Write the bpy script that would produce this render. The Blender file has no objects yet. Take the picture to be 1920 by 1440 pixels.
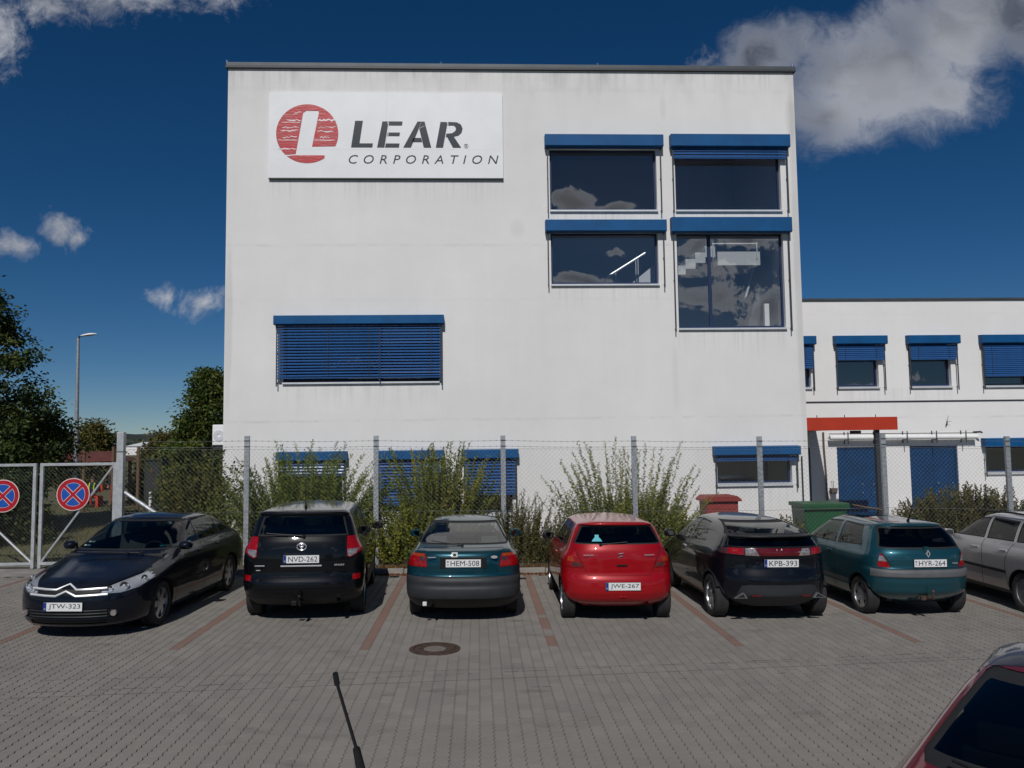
import bpy, bmesh, math, random
from mathutils import Vector, Matrix
from math import radians, sin, cos, pi, sqrt
random.seed(7)
S = bpy.context.scene
COL = S.collection

# ------------------------------------------------------------------ camera
cam = bpy.data.cameras.new('Camera')
cam.sensor_width = 36.0
cam.lens = 36.0 * 1500 / 1920
cam.clip_start = 0.05
cam.clip_end = 12000
co = bpy.data.objects.new('Camera', cam)
COL.objects.link(co)
S.camera = co
PSI, TH, RHO = 0.042786, 0.0740, 0.0125
w_ = Vector((sin(PSI) * cos(TH), cos(PSI) * cos(TH), sin(TH)))
r0 = Vector((cos(PSI), -sin(PSI), 0))
u0 = r0.cross(w_)
r_ = r0 * cos(RHO) - u0 * sin(RHO)
u_ = r_.cross(w_)
co.matrix_world = Matrix(((r_.x, u_.x, -w_.x, 0), (r_.y, u_.y, -w_.y, 0), (r_.z, u_.z, -w_.z, 2.75), (0, 0, 0, 1)))

# ------------------------------------------------------------------ light
SUN_EL, SUN_AZ = 43.0, 8.5
sun = bpy.data.lights.new('Sun', 'SUN')
sun.energy = 3.45
sun.angle = radians(0.55)
sun.color = (1.0, 0.975, 0.94)
so = bpy.data.objects.new('Sun', sun)
COL.objects.link(so)
sd = Vector((-sin(radians(SUN_AZ)) * cos(radians(SUN_EL)), -cos(radians(SUN_AZ)) * cos(radians(SUN_EL)), sin(radians(SUN_EL))))
so.rotation_euler = sd.to_track_quat('Z', 'Y').to_euler()
so.location = sd * 60

vs = S.view_settings
vs.view_transform = 'Standard'
vs.look = 'None'
vs.exposure = -0.17
vs.gamma = 1.0
vs.use_curve_mapping = False

# ------------------------------------------------------------------ node helper
class NT:
    def __init__(self, tree):
        self.t = tree
    def n(self, typ, **kw):
        nd = self.t.nodes.new('ShaderNode' + typ)
        for k, v in kw.items():
            if k == 'inp':
                for a, b in v.items():
                    if isinstance(b, bpy.types.NodeSocket):
                        self.t.links.new(b, nd.inputs[a])
                    else:
                        nd.inputs[a].default_value = b
            else:
                setattr(nd, k, v)
        return nd
    def m(self, op, a, b=0.0, c=0.0, clamp=False):
        nd = self.n('Math', operation=op, use_clamp=clamp, inp={0: a, 1: b, 2: c})
        return nd.outputs[0]
    def ss(self, v, lo, hi):
        nd = self.n('MapRange', interpolation_type='SMOOTHSTEP', inp={0: v, 1: lo, 2: hi})
        return nd.outputs[0]
    def mix(self, f, a, b):
        nd = self.n('Mix', data_type='RGBA', inp={0: f, 6: a, 7: b})
        return nd.outputs[2]
    def noise(self, vec, scale, detail=4.0, rough=0.55, dist=0.0):
        nd = self.n('TexNoise', inp={'Vector': vec, 'Scale': scale, 'Detail': detail, 'Roughness': rough, 'Distortion': dist})
        return nd.outputs[0]

# ------------------------------------------------------------------ sky
W = bpy.data.worlds.new('World')
S.world = W
W.use_nodes = True
nt = NT(W.node_tree)
bg = W.node_tree.nodes['Background']
sky = nt.n('TexSky')
sky.sky_type = 'NISHITA'
sky.sun_disc = False
sky.sun_elevation = radians(SUN_EL)
sky.sun_rotation = radians(180 + SUN_AZ)
sky.altitude = 900
sky.air_density = 0.75
sky.dust_density = 0.0
sky.ozone_density = 4.5
hs = nt.n('HueSaturation', inp={'Saturation': 1.27, 'Value': 0.82, 'Color': sky.outputs[0]})
tc = nt.n('TexCoord')
nrm = nt.n('VectorMath', operation='NORMALIZE', inp={0: tc.outputs['Generated']})
sep = nt.n('SeparateXYZ', inp={0: nrm.outputs[0]})
X, Y, Z = sep.outputs
ay = nt.m('MAXIMUM', nt.m('ABSOLUTE', Y), 0.05)
px = nt.m('DIVIDE', X, ay)
pz = nt.m('DIVIDE', Z, ay)
pv = nt.n('CombineXYZ', inp={0: px, 1: pz, 2: 0.0}).outputs[0]
wrp = nt.n('TexNoise', inp={'Vector': pv, 'Scale': 9.0, 'Detail': 2.0, 'Roughness': 0.6})
wv = nt.n('VectorMath', operation='MULTIPLY_ADD', inp={0: wrp.outputs['Color'], 1: (0.085, 0.06, 0.0), 2: pv}).outputs[0]
pw = nt.n('VectorMath', operation='SUBTRACT', inp={0: wv, 1: (0.0425, 0.03, 0.0)}).outputs[0]
nz1 = nt.noise(pw, 10.5, 6.0, 0.70)
CLOUDS = [(0.533, 0.471, 0.173, 0.091, 0.15, 1.15), (0.645, 0.545, 0.169, 0.081, 0.25, 1.1), (0.384, 0.499, 0.078, 0.051, 0.5, 0.9), (0.467, 0.428, 0.093, 0.058, 0, 1.0), (0.611, 0.45, 0.08, 0.051, 0.4, 0.9), (0.72, 0.568, 0.088, 0.089, 0, 1.0), (-0.434, 0.57, 0.127, 0.033, -0.02, 0.95), (-0.334, 0.565, 0.047, 0.018, 0, 0.7), (-0.601, 0.519, 0.039, 0.052, 0, 1.0), (-0.54, 0.561, 0.053, 0.028, 0, 0.8), (-0.518, 0.276, 0.029, 0.024, -0.3, 1.05), (-0.502, 0.265, 0.026, 0.015, 0, 0.9), (-0.58, 0.261, 0.032, 0.019, 0, 1.0), (-0.391, 0.191, 0.027, 0.013, 0, 0.75), (-0.333, 0.182, 0.037, 0.017, 0, 0.95), (0.306, 0.498, 0.028, 0.019, 0.5, 0.5)]
BACK = [(0.124, 0.315, 0.038, 0.021, 0, 1.2), (0.176, 0.303, 0.041, 0.01, 0, 1.0), (0.129, 0.208, 0.041, 0.011, 0, 1.0), (0.278, 0.249, 0.031, 0.013, 0.3, 1.0), (0.347, 0.249, 0.056, 0.014, 0, 0.9), (0.372, 0.16, 0.056, 0.031, 0.4, 1.1), (0.297, 0.181, 0.048, 0.021, 0, 0.8), (0.181, 0.244, 0.014, 0.008, 0.5, 0.8)]
def blobs(lst):
    best_ = None
    for (cx, cz, rx, rz, rot, den) in lst:
        mp = nt.n('Mapping', vector_type='TEXTURE', inp={0: pw, 1: (cx, cz, 0), 2: (0, 0, rot), 3: (rx, rz, 1)})
        ln = nt.n('VectorMath', operation='LENGTH', inp={0: mp.outputs[0]})
        v = nt.m('MULTIPLY_ADD', ln.outputs['Value'], -den, den)
        best_ = v if best_ is None else nt.m('MAXIMUM', best_, v)
    return best_
bigb = blobs(CLOUDS[:6])
smallb = blobs(CLOUDS[6:])
backb = blobs(BACK)
front = nt.ss(Y, -0.02, 0.06)
nz2 = nt.m('SUBTRACT', nt.noise(pw, 58.0, 3.0, 0.68), 0.5)
nzb = nt.m('MULTIPLY_ADD', nt.m('SUBTRACT', nz1, 0.5), 1.45, nt.m('MULTIPLY', nz2, 0.35))
nzs = nt.m('MULTIPLY_ADD', nz2, 1.7, nt.m('MULTIPLY', nt.m('SUBTRACT', nz1, 0.5), 0.9))
# the rest of the sky carries the same broken cumulus, as the panes reflect it
hz = nt.m('ADD', nt.m('MAXIMUM', Z, 0.0), 0.16)
qv = nt.n('CombineXYZ', inp={0: nt.m('DIVIDE', X, hz), 1: nt.m('DIVIDE', Y, hz), 2: 3.7}).outputs[0]
nb = nt.noise(qv, 1.05, 2.0, 0.6)
backv = nt.m('MAXIMUM', backb, nt.m('MULTIPLY_ADD', nb, 6.0, -3.75))
bigb = nt.m('ADD', bigb, nzb)
fb = nt.m('MAXIMUM', bigb, nt.m('MULTIPLY_ADD', nt.m('ADD', smallb, nzs), 0.80, -0.06))
backv = nt.m('ADD', backv, nzs)
allb = nt.m('ADD', nt.m('MULTIPLY', fb, front), nt.m('MULTIPLY', backv, nt.m('SUBTRACT', 1.0, front)))
edge = allb
mask = nt.m('MULTIPLY', nt.ss(edge, nt.m('MULTIPLY', front, -0.22), nt.m('MULTIPLY_ADD', front, 0.72, 0.26)), nt.ss(Z, -0.02, 0.05))
shade = nt.noise(pw, 3.6, 2.5, 0.6)
thick = nt.m('MULTIPLY', nt.ss(bigb, 0.25, 1.0), front)
sh = nt.m('ADD', nt.m('MULTIPLY', nt.ss(shade, 0.42, 0.64), 0.62), nt.m('MULTIPLY', nt.m('SUBTRACT', 1.0, thick), 0.62), clamp=True)
ccol = nt.mix(sh, (1.55, 1.8, 2.45, 1), (9.2, 9.5, 10.3, 1))
ccol = nt.mix(nt.m('MULTIPLY', nt.m('SUBTRACT', 1.0, front), nt.ss(edge, 1.0, 0.1)), ccol, (15.0, 16.0, 18.0, 1))
final = nt.mix(nt.m('MULTIPLY', mask, 0.94), hs.outputs[0], ccol)
W.node_tree.links.new(final, bg.inputs[0])
bg.inputs[1].default_value = 0.055
W.cycles.sampling_method = 'NONE'

# ------------------------------------------------------------------ materials
MATS = {}
def mat(name, col, rough=0.6, metal=0.0, var=0.0, vscale=3.0, bump=0.0, bscale=40.0, spec=0.5, coat=0.0, var2=None, stretch=None, trans=0.0):
    if name in MATS:
        return MATS[name]
    m = bpy.data.materials.new(name)
    m.use_nodes = True
    t = NT(m.node_tree)
    b = m.node_tree.nodes['Principled BSDF']
    b.inputs['Roughness'].default_value = rough
    b.inputs['Metallic'].default_value = metal
    b.inputs['Specular IOR Level'].default_value = spec
    b.inputs['Coat Weight'].default_value = coat
    b.inputs['Coat Roughness'].default_value = 0.03
    c4 = (col[0], col[1], col[2], 1)
    b.inputs['Base Color'].default_value = c4
    tcn = t.n('TexCoord')
    vec = tcn.outputs['Object']
    if stretch:
        vec = t.n('Mapping', inp={0: vec, 3: stretch}).outputs[0]
    if var:
        f = t.noise(vec, vscale, 6.0, 0.6)
        f = t.ss(f, 0.3, 0.7)
        c2 = var2 if var2 else tuple(max(0, c * (1 - var)) for c in col)
        cm = t.mix(f, c4, (c2[0], c2[1], c2[2], 1))
        m.node_tree.links.new(cm, b.inputs['Base Color'])
    if bump:
        h = t.noise(vec, bscale, 5.0, 0.6)
        bn = t.n('Bump', inp={'Strength': bump, 'Distance': 0.01, 'Height': h})
        m.node_tree.links.new(bn.outputs[0], b.inputs['Normal'])
    MATS[name] = m
    return m

def glassmat(name, tint, ior=1.5, rough=0.0):
    m = bpy.data.materials.new(name)
    m.use_nodes = True
    t = NT(m.node_tree)
    m.node_tree.nodes.remove(m.node_tree.nodes['Principled BSDF'])
    tr = t.n('BsdfTransparent', inp={0: (tint[0], tint[1], tint[2], 1)})
    gl = t.n('BsdfGlossy', inp={0: (1, 1, 1, 1), 'Roughness': rough})
    f0 = ((ior - 1) / (ior + 1)) ** 2
    lw = t.n('LayerWeight', inp={0: 0.5}).outputs['Facing']
    fr = t.m('MULTIPLY_ADD', t.m('POWER', lw, 5.0), 1 - f0, f0)
    mx = t.n('MixShader', inp={0: fr, 1: tr.outputs[0], 2: gl.outputs[0]})
    m.node_tree.links.new(mx.outputs[0], m.node_tree.nodes['Material Output'].inputs[0])
    MATS[name] = m
    return m

def paint(name, col, metal=0.35, rough=0.32, spec=0.35, dust=0.10, cior=1.42):
    """car paint: base + clear coat, a little dust that settles on upward faces"""
    m = bpy.data.materials.new(name)
    m.use_nodes = True
    t = NT(m.node_tree)
    b = m.node_tree.nodes['Principled BSDF']
    tcn = t.n('TexCoord')
    n1 = t.noise(tcn.outputs['Object'], 2.2, 6.0, 0.6)
    geo = t.n('NewGeometry')
    sz = t.n('SeparateXYZ', inp={0: geo.outputs['Normal']}).outputs[2]
    up = t.ss(sz, 0.45, 0.98)
    d = t.m('MULTIPLY', t.m('ADD', t.m('MULTIPLY', up, dust), dust * 0.012), t.ss(n1, 0.25, 0.75))
    cm = t.mix(d, (col[0], col[1], col[2], 1), (0.33, 0.30, 0.27, 1))
    m.node_tree.links.new(cm, b.inputs['Base Color'])
    b.inputs['Metallic'].default_value = metal
    b.inputs['Roughness'].default_value = rough
    b.inputs['Specular IOR Level'].default_value = spec
    b.inputs['Coat Weight'].default_value = 1.0
    b.inputs['Coat IOR'].default_value = cior
    rr = t.m('ADD', 0.03, t.m('MULTIPLY', up, t.m('MULTIPLY', n1, dust * 0.9)))
    m.node_tree.links.new(rr, b.inputs['Coat Roughness'])
    MATS[name] = m
    return m

# ------------------------------------------------------------------ object helpers
def link(o, parent=None):
    COL.objects.link(o)
    if parent is not None:
        o.parent = parent
        if parent.get('_w') is not None:
            o.matrix_parent_inverse = Matrix.Translation(parent['_w']).inverted()
    return o

def thing(name, label, cat, loc=(0, 0, 0), rot=(0, 0, 0), group=None, world=False):
    """Empty at the base of a thing; with world=True its parts are given in world coordinates"""
    o = bpy.data.objects.new(name, None)
    o.empty_display_size = 0.3
    COL.objects.link(o)
    o.location = loc
    o.rotation_euler = rot
    tag(o, label, cat, group)
    if world:
        WORLD[o.name] = Vector(loc)
    return o
WORLD = {}

def tag(o, label=None, cat=None, group=None, kind=None):
    if label: o['label'] = label
    if cat: o['category'] = cat
    if group: o['group'] = group
    if kind: o['kind'] = kind
    return o

def mkobj(name, me, parent=None, mats=None, smooth=False):
    if mats is not None:
        for m in (mats if isinstance(mats, (list, tuple)) else [mats]):
            me.materials.append(m)
    if smooth:
        me.polygons.foreach_set('use_smooth', [True] * len(me.polygons))
    o = bpy.data.objects.new(name, me)
    COL.objects.link(o)
    if parent is not None:
        o.parent = parent
        if parent.name in WORLD:
            o.matrix_parent_inverse = Matrix.Translation(WORLD[parent.name]).inverted()
    return o

class MB:
    def __init__(self):
        self.v = []; self.f = []; self.mi = []
    def add(self, vs_, fs, mi=0):
        b = len(self.v)
        self.v += [tuple(p) for p in vs_]
        self.f += [tuple(b + i for i in f) for f in fs]
        self.mi += [mi] * len(fs)
        return self
    def box(self, x0, x1, y0, y1, z0, z1, mi=0):
        return self.add([(x0, y0, z0), (x1, y0, z0), (x1, y1, z0), (x0, y1, z0), (x0, y0, z1), (x1, y0, z1), (x1, y1, z1), (x0, y1, z1)],
                        [(0, 3, 2, 1), (4, 5, 6, 7), (0, 1, 5, 4), (1, 2, 6, 5), (2, 3, 7, 6), (3, 0, 4, 7)], mi)
    def tube(self, pts, r, n=8, mi=0, cap=True):
        pts = [Vector(p) for p in pts]
        rs = r if isinstance(r, (list, tuple)) else [r] * len(pts)
        vs_, fs = [], []
        for i, p in enumerate(pts):
            if i == 0: d = pts[1] - p
            elif i == len(pts) - 1: d = p - pts[i - 1]
            else: d = (pts[i + 1] - pts[i - 1])
            d.normalize()
            a = d.cross(Vector((0, 0, 1)) if abs(d.z) < 0.95 else Vector((1, 0, 0))).normalized()
            b = d.cross(a)
            for k in range(n):
                t = 2 * pi * k / n
                vs_.append(p + (a * cos(t) + b * sin(t)) * rs[i])
        for i in range(len(pts) - 1):
            for k in range(n):
                k2 = (k + 1) % n
                fs.append((i * n + k, i * n + k2, (i + 1) * n + k2, (i + 1) * n + k))
        if cap:
            fs.append(tuple(range(n))[::-1])
            fs.append(tuple((len(pts) - 1) * n + k for k in range(n)))
        return self.add(vs_, fs, mi)
    def prism(self, poly, y0, y1, mi=0):
        """poly in (x,z), extruded along y"""
        n = len(poly)
        vs_ = [(p[0], y0, p[1]) for p in poly] + [(p[0], y1, p[1]) for p in poly]
        fs = [tuple(range(n)), tuple(range(2 * n - 1, n - 1, -1))]
        for i in range(n):
            j = (i + 1) % n
            fs.append((i, i + n, j + n, j))
        return self.add(vs_, fs, mi)
    def prismx(self, poly, x0, x1, mi=0):
        """poly in (y,z), extruded along x"""
        n = len(poly)
        vs_ = [(x0, p[0], p[1]) for p in poly] + [(x1, p[0], p[1]) for p in poly]
        fs = [tuple(range(n))[::-1], tuple(range(n, 2 * n))]
        for i in range(n):
            j = (i + 1) % n
            fs.append((i, j, j + n, i + n))
        return self.add(vs_, fs, mi)
    def mesh(self, name):
        me = bpy.data.meshes.new(name)
        me.from_pydata(self.v, [], self.f)
        if any(self.mi):
            me.polygons.foreach_set('material_index', self.mi)
        me.update()
        return me
    def build(self, name, mats, parent=None, smooth=False, bevel=0.0, fix=False):
        me = self.mesh(name)
        if bevel or fix:
            bm = bmesh.new(); bm.from_mesh(me)
            bmesh.ops.recalc_face_normals(bm, faces=bm.faces)
            if bevel:
                bmesh.ops.bevel(bm, geom=[e for e in bm.edges if e.is_manifold and e.calc_face_angle(0) > 0.5], offset=bevel, segments=2, affect='EDGES', profile=0.6)
            bm.to_mesh(me); bm.free()
        o = mkobj(name, me, parent, mats, smooth)
        if smooth:
            me.set_sharp_from_angle(angle=radians(40))
        return o

def text_mesh(txt, size, extrude=0.002, offset=0.0, shear=0.0, spacing=1.0, width=None, height=None):
    cu = bpy.data.curves.new('txt', 'FONT')
    cu.body = txt
    cu.size = size
    cu.extrude = extrude
    cu.offset = offset
    cu.shear = shear
    cu.space_character = spacing
    cu.resolution_u = 3
    cu.align_x = 'LEFT'
    ob = bpy.data.objects.new('txt', cu)
    COL.objects.link(ob)
    dg = bpy.context.evaluated_depsgraph_get()
    me = bpy.data.meshes.new_from_object(ob.evaluated_get(dg))
    bpy.data.objects.remove(ob)
    bpy.data.curves.remove(cu)
    xs = [v.co.x for v in me.vertices]; ys = [v.co.y for v in me.vertices]
    x0, x1, y0, y1 = min(xs), max(xs), min(ys), max(ys)
    sx = width / (x1 - x0) if width else 1.0
    sy = height / (y1 - y0) if height else sx
    for v in me.vertices:
        v.co.x = (v.co.x - (x0 + x1) / 2) * sx
        v.co.y = (v.co.y - (y0 + y1) / 2) * sy
    return me

SLOPE = 0.013
def gz(x):
    return -SLOPE * max(-16, min(16, x))
# ================================================================== THE SETTING
M = MATS
mat('earth', (0.12, 0.10, 0.07), 0.95, var=0.5, vscale=2.5, bump=0.6, bscale=25)
mat('grass_ground', (0.075, 0.085, 0.03), 0.95, var=0.5, vscale=0.7, bump=0.7, bscale=18, var2=(0.11, 0.10, 0.05))
mat('sand_joint', (0.085, 0.078, 0.068), 0.95, var=0.4, vscale=9)
mat('concrete', (0.30, 0.28, 0.25), 0.9, var=0.35, vscale=3, bump=0.4, bscale=60)
mat('asphalt', (0.05, 0.05, 0.05), 0.9, var=0.3, vscale=6)
mat('hill_forest', (0.028, 0.04, 0.03), 1.0, var=0.5, vscale=0.02)
mat('field', (0.14, 0.12, 0.06), 1.0, var=0.4, vscale=0.05)

# ground sheet, gently falling to the right around the car park
mb = MB()
xs = [-6000, -1500, -300, -60, -16, 0, 16, 60, 300, 1500, 6000]
ys = [-300, -20, 4, 17.6, 40, 120, 400, 1200, 3000, 7000]
for y in ys:
    for x in xs:
        mb.v.append((x, y, gz(x) - 0.035))
nx = len(xs)
for j in range(len(ys) - 1):
    for i in range(nx - 1):
        mb.f.append((j * nx + i, j * nx + i + 1, (j + 1) * nx + i + 1, (j + 1) * nx + i)); mb.mi.append(0)
g = mb.build('ground', M['grass_ground']); tag(g, kind='structure')

PX0, PX1, PY0, PY1 = -13.5, 16.0, 3.0, 17.25
def slab(name, x0, x1, y0, y1, dz, material, parent=None):
    b = MB(); xs2 = sorted(set([x0, x1] + [v for v in (-16, 16) if x0 < v < x1]))
    for a, c in zip(xs2[:-1], xs2[1:]):
        b.add([(a, y0, gz(a) + dz), (c, y0, gz(c) + dz), (c, y1, gz(c) + dz), (a, y1, gz(a) + dz)], [(0, 1, 2, 3)])
    return b.build(name, material, parent)
pav = slab('pavement', PX0 - 8, PX1 + 6, -14, PY1, -0.016, M['sand_joint']); tag(pav, kind='structure')

# --- interlocking pavers
def paver_mat(name, col, col2):
    m = bpy.data.materials.new(name); m.use_nodes = True
    t = NT(m.node_tree); b = m.node_tree.nodes['Principled BSDF']
    at = t.n('Attribute', attribute_name='tone').outputs['Fac']
    oi = t.n('ObjectInfo').outputs['Random']
    tone = t.m('ADD', at, t.m('MULTIPLY', t.m('SUBTRACT', oi, 0.5), 0.8))
    geo = t.n('NewGeometry').outputs['Position']
    big = t.noise(geo, 0.55, 5.0, 0.6)
    fine = t.noise(geo, 55.0, 4.0, 0.7)
    c = t.mix(t.m('ADD', 0.5, t.m('MULTIPLY', tone, 0.5), clamp=True), (*col2, 1), (*col, 1))
    mid = t.noise(geo, 2.6, 4.0, 0.65)
    k = t.m('ADD', t.m('ADD', 0.66, t.m('MULTIPLY', big, 0.36)), t.m('MULTIPLY', t.m('SUBTRACT', fine, 0.5), 0.46))
    k = t.m('ADD', k, t.m('MULTIPLY', mid, 0.18))
    # oil and tyre stains that follow the driving lane, scrape marks
    sp = t.n('SeparateXYZ', inp={0: geo})
    px_, py_ = sp.outputs[0], sp.outputs[1]
    oil = t.noise(t.n('Mapping', inp={0: geo, 3: (0.8, 1.9, 1)}).outputs[0], 0.9, 4.0, 0.6)
    k = t.m('MULTIPLY', k, t.m('SUBTRACT', 1.0, t.m('MULTIPLY', t.ss(oil, 0.60, 0.74), 0.30)))
    gate = t.noise(t.n('Mapping', inp={0: geo, 3: (1.4, 0.0, 0)}).outputs[0], 1.7, 3.0, 0.7)
    scr = None
    for a_, b_, wd, off in ((9.86, 0.115, 0.010, 0.0), (9.60, 0.10, 0.008, 0.1), (9.20, 0.14, 0.008, -0.06), (10.02, 0.05, 0.006, 0.05)):
        dline = t.m('ABSOLUTE', t.m('SUBTRACT', py_, t.m('ADD', t.m('MULTIPLY', px_, b_), a_)))
        q = t.m('MULTIPLY', t.m('LESS_THAN', dline, wd), t.m('GREATER_THAN', t.m('ADD', gate, off), 0.50))
        scr = q if scr is None else t.m('MAXIMUM', scr, q)
    k = t.m('MULTIPLY', k, t.m('SUBTRACT', 1.0, t.m('MULTIPLY', scr, 0.6)))
    cc = t.n('Mix', data_type='RGBA', blend_type='MULTIPLY', inp={0: 1.0, 6: c})
    kk = t.n('CombineXYZ', inp={0: k, 1: k, 2: k})
    m.node_tree.links.new(kk.outputs[0], cc.inputs[7])
    m.node_tree.links.new(cc.outputs[2], b.inputs['Base Color'])
    b.inputs['Roughness'].default_value = 0.88
    b.inputs['Specular IOR Level'].default_value = 0.3
    bn = t.n('Bump', inp={'Strength': 0.35, 'Distance': 0.004, 'Height': fine})
    m.node_tree.links.new(bn.outputs[0], b.inputs['Normal'])
    MATS[name] = m
    return m
paver_mat('paver_grey', (0.262, 0.240, 0.213), (0.226, 0.208, 0.187))
paver_mat('paver_red', (0.232, 0.140, 0.110), (0.212, 0.145, 0.118))

CW, CL, AMP, GAP = 0.134, 0.20, 0.0095, 0.0045
def paver_ring(inset):
    e = [(0.0, 0.0), (0.025, AMP), (0.075, -AMP), (0.125, AMP), (0.175, -AMP), (CL, 0.0)]
    g_ = GAP / 2 + inset
    left = [(-CW / 2 + g_ + o, min(max(y, g_ * .4), CL - g_ * .4) - CL / 2) for y, o in e]
    right = [(CW / 2 - g_ + o, min(max(y, g_ * .4), CL - g_ * .4) - CL / 2) for y, o in e]
    return right + left[::-1]
R_OUT, R_IN = paver_ring(0.0), paver_ring(0.004)
PV_F = [tuple(range(12, 24))] + [(i, (i + 1) % 12, 12 + (i + 1) % 12, 12 + i) for i in range(12)]
def paver_verts():
    return [(x, y, -0.012) for x, y in R_OUT] + [(x, y, 0.0) for x, y in R_IN]
PVV = paver_verts()
MHX, MHY, MHR = -0.61, 11.03, 0.345
rp = random.Random(3)
near, rest, red = [], [], {}
c0 = round((PX0 + 1.55) / CW); c1 = round((PX1 + 1.55) / CW)
for ci in range(c0, c1 + 1):
    x = -1.55 + ci * CW
    isline = (ci % 19 == 0) and x < 9
    nrow = int((PY1 - PY0) / CL)
    for r in range(nrow):
        y = PY0 + (r + 0.5 + (0.5 if ci % 2 else 0.0)) * CL
        if y > PY1 - 0.1: continue
        if y < 12 and abs(x) > 2.2 + 0.85 * y: continue
        if (x - MHX) ** 2 + (y - MHY) ** 2 < (MHR + 0.05) ** 2: continue
        rec = (x, y, rp.uniform(-0.002, 0.0015), rp.uniform(-0.010, 0.010), rp.uniform(-0.008, 0.008), rp.uniform(-1, 1))
        dropout = ci == 19 and (11.75 < y < 12.15 or 12.9 < y < 13.2)
        if isline and y > 11.0 and not dropout:
            red.setdefault(ci, []).append(rec)
            continue
        w3 = Vector((x, y, gz(x))) - Vector((0, 0, 2.75))
        zc = w3.dot(w_)
        u = w3.dot(r_) / zc * 1500; v = -w3.dot(u_) / zc * 1500
        if abs(u) < 955 and -720 < v < 712:
            near.append((zc, rec))
        else:
            rest.append(rec)
near.sort(key=lambda a: a[0])
for z, rec in near[300:]:
    rest.append(rec)
near = [r for z, r in near[:300]]

def paver_field(name, recs, material, kind='stuff'):
    vs_, fs, tone = [], [], []
    for (x, y, dz, tx, ty, tn) in recs:
        b = len(vs_)
        zz = gz(x) + dz
        for (vx, vy, vz) in PVV:
            vs_.append((x + vx, y + vy, zz + vz + tx * vx + ty * vy - SLOPE * vx))
        for f in PV_F:
            fs.append(tuple(b + i for i in f)); tone.append(tn)
    me = bpy.data.meshes.new(name)
    me.from_pydata(vs_, [], fs)
    a = me.attributes.new('tone', 'FLOAT', 'FACE')
    a.data.foreach_set('value', tone)
    o = mkobj(name, me, pav, material)
    tag(o, kind=kind)
    return o
paver_field('paver_field', rest, M['paver_grey'])
for ci, recs in red.items():
    paver_field('red_bay_line', recs, M['paver_red'])
pm = bpy.data.meshes.new('paver')
pm.from_pydata(PVV, [], PV_F)
pm.attributes.new('tone', 'FLOAT', 'FACE').data.foreach_set('value', [0.0] * 13)
pm.materials.append(M['paver_grey'])
for (x, y, dz, tx, ty, tn) in near:
    o = bpy.data.objects.new('paver', pm)
    COL.objects.link(o); o.parent = pav
    o.location = (x, y, gz(x) + dz)
    o.rotation_euler = (ty, -tx + SLOPE, 0)

# manhole
mat('cast_iron', (0.10, 0.062, 0.045), 0.75, metal=0.3, var=0.5, vscale=12, bump=0.6, bscale=45)
mat('manhole_fill', (0.20, 0.17, 0.15), 0.9, var=0.4, vscale=20, bump=0.5, bscale=60)
mh = thing('manhole_cover', 'round rusty iron manhole cover set in the paving', 'manhole', (MHX, MHY, gz(MHX)), (0, SLOPE, 0))
def disc(mb, r0_, r1_, z0, z1, n=40, mi=0):
    vs_, fs = [], []
    for k in range(n):
        t = 2 * pi * k / n
        c_, s_ = cos(t), sin(t)
        vs_ += [(r0_ * c_, r0_ * s_, z1), (r1_ * c_, r1_ * s_, z1), (r1_ * c_, r1_ * s_, z0), (r0_ * c_, r0_ * s_, z0)]
    for k in range(n):
        a, b = 4 * k, 4 * ((k + 1) % n)
        fs += [(a, a + 1, b + 1, b), (a + 1, a + 2, b + 2, b + 1), (a + 3, a, b, b + 3)]
    mb.add(vs_, fs, mi)
b = MB(); disc(b, 0.285, MHR, -0.02, 0.004); b.build('frame', M['cast_iron'], mh)
b = MB(); disc(b, MHR, 0.50, -0.02, -0.0045); b.build('concrete_collar', M['paver_grey'], mh)
b = MB(); disc(b, 0.155, 0.275, -0.02, 0.002)
for k in range(16):
    t = 2 * pi * k / 16
    b.box(0.2 * cos(t) - 0.012, 0.2 * cos(t) + 0.012, 0.2 * sin(t) - 0.012, 0.2 * sin(t) + 0.012, 0.001, 0.006)
    t += 0.2
    b.box(0.245 * cos(t) - 0.012, 0.245 * cos(t) + 0.012, 0.245 * sin(t) - 0.012, 0.245 * sin(t) + 0.012, 0.001, 0.006)
b.build('lid', M['cast_iron'], mh)
b = MB(); disc(b, 0.0, 0.15, -0.02, 0.000); b.build('concrete_fill', M['manhole_fill'], mh)

# kerb stones and planting strip
kerb = tag(bpy.data.objects.new('kerb', None), kind='structure'); COL.objects.link(kerb)
kerb.location = (0, 17.3, 0); WORLD['kerb'] = Vector((0, 17.3, 0))
x = -8.6
while x < 16:
    MB().box(x + 0.006, x + 0.994, 17.25, 17.37, gz(x) - 0.05, gz(x) + 0.10).build('kerb_stone', M['concrete'], kerb, bevel=0.012)
    x += 1.0
slab('planting_strip', -8.6, 16, 17.37, 21.97, 0.055, M['earth'])
tag(bpy.data.objects['planting_strip'], kind='structure')
slab('yard', 9.1, 30, 21.97, 25.02, 0.02, M['concrete']); tag(bpy.data.objects['yard'], kind='structure')
slab('gate_track', -16, -8.0, 18.42, 18.62, 0.012, M['concrete']); tag(bpy.data.objects['gate_track'], kind='structure')
slab('gate_apron', -16, -8.6, 17.25, 18.42, -0.006, M['concrete']); tag(bpy.data.objects['gate_apron'], kind='structure')

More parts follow.
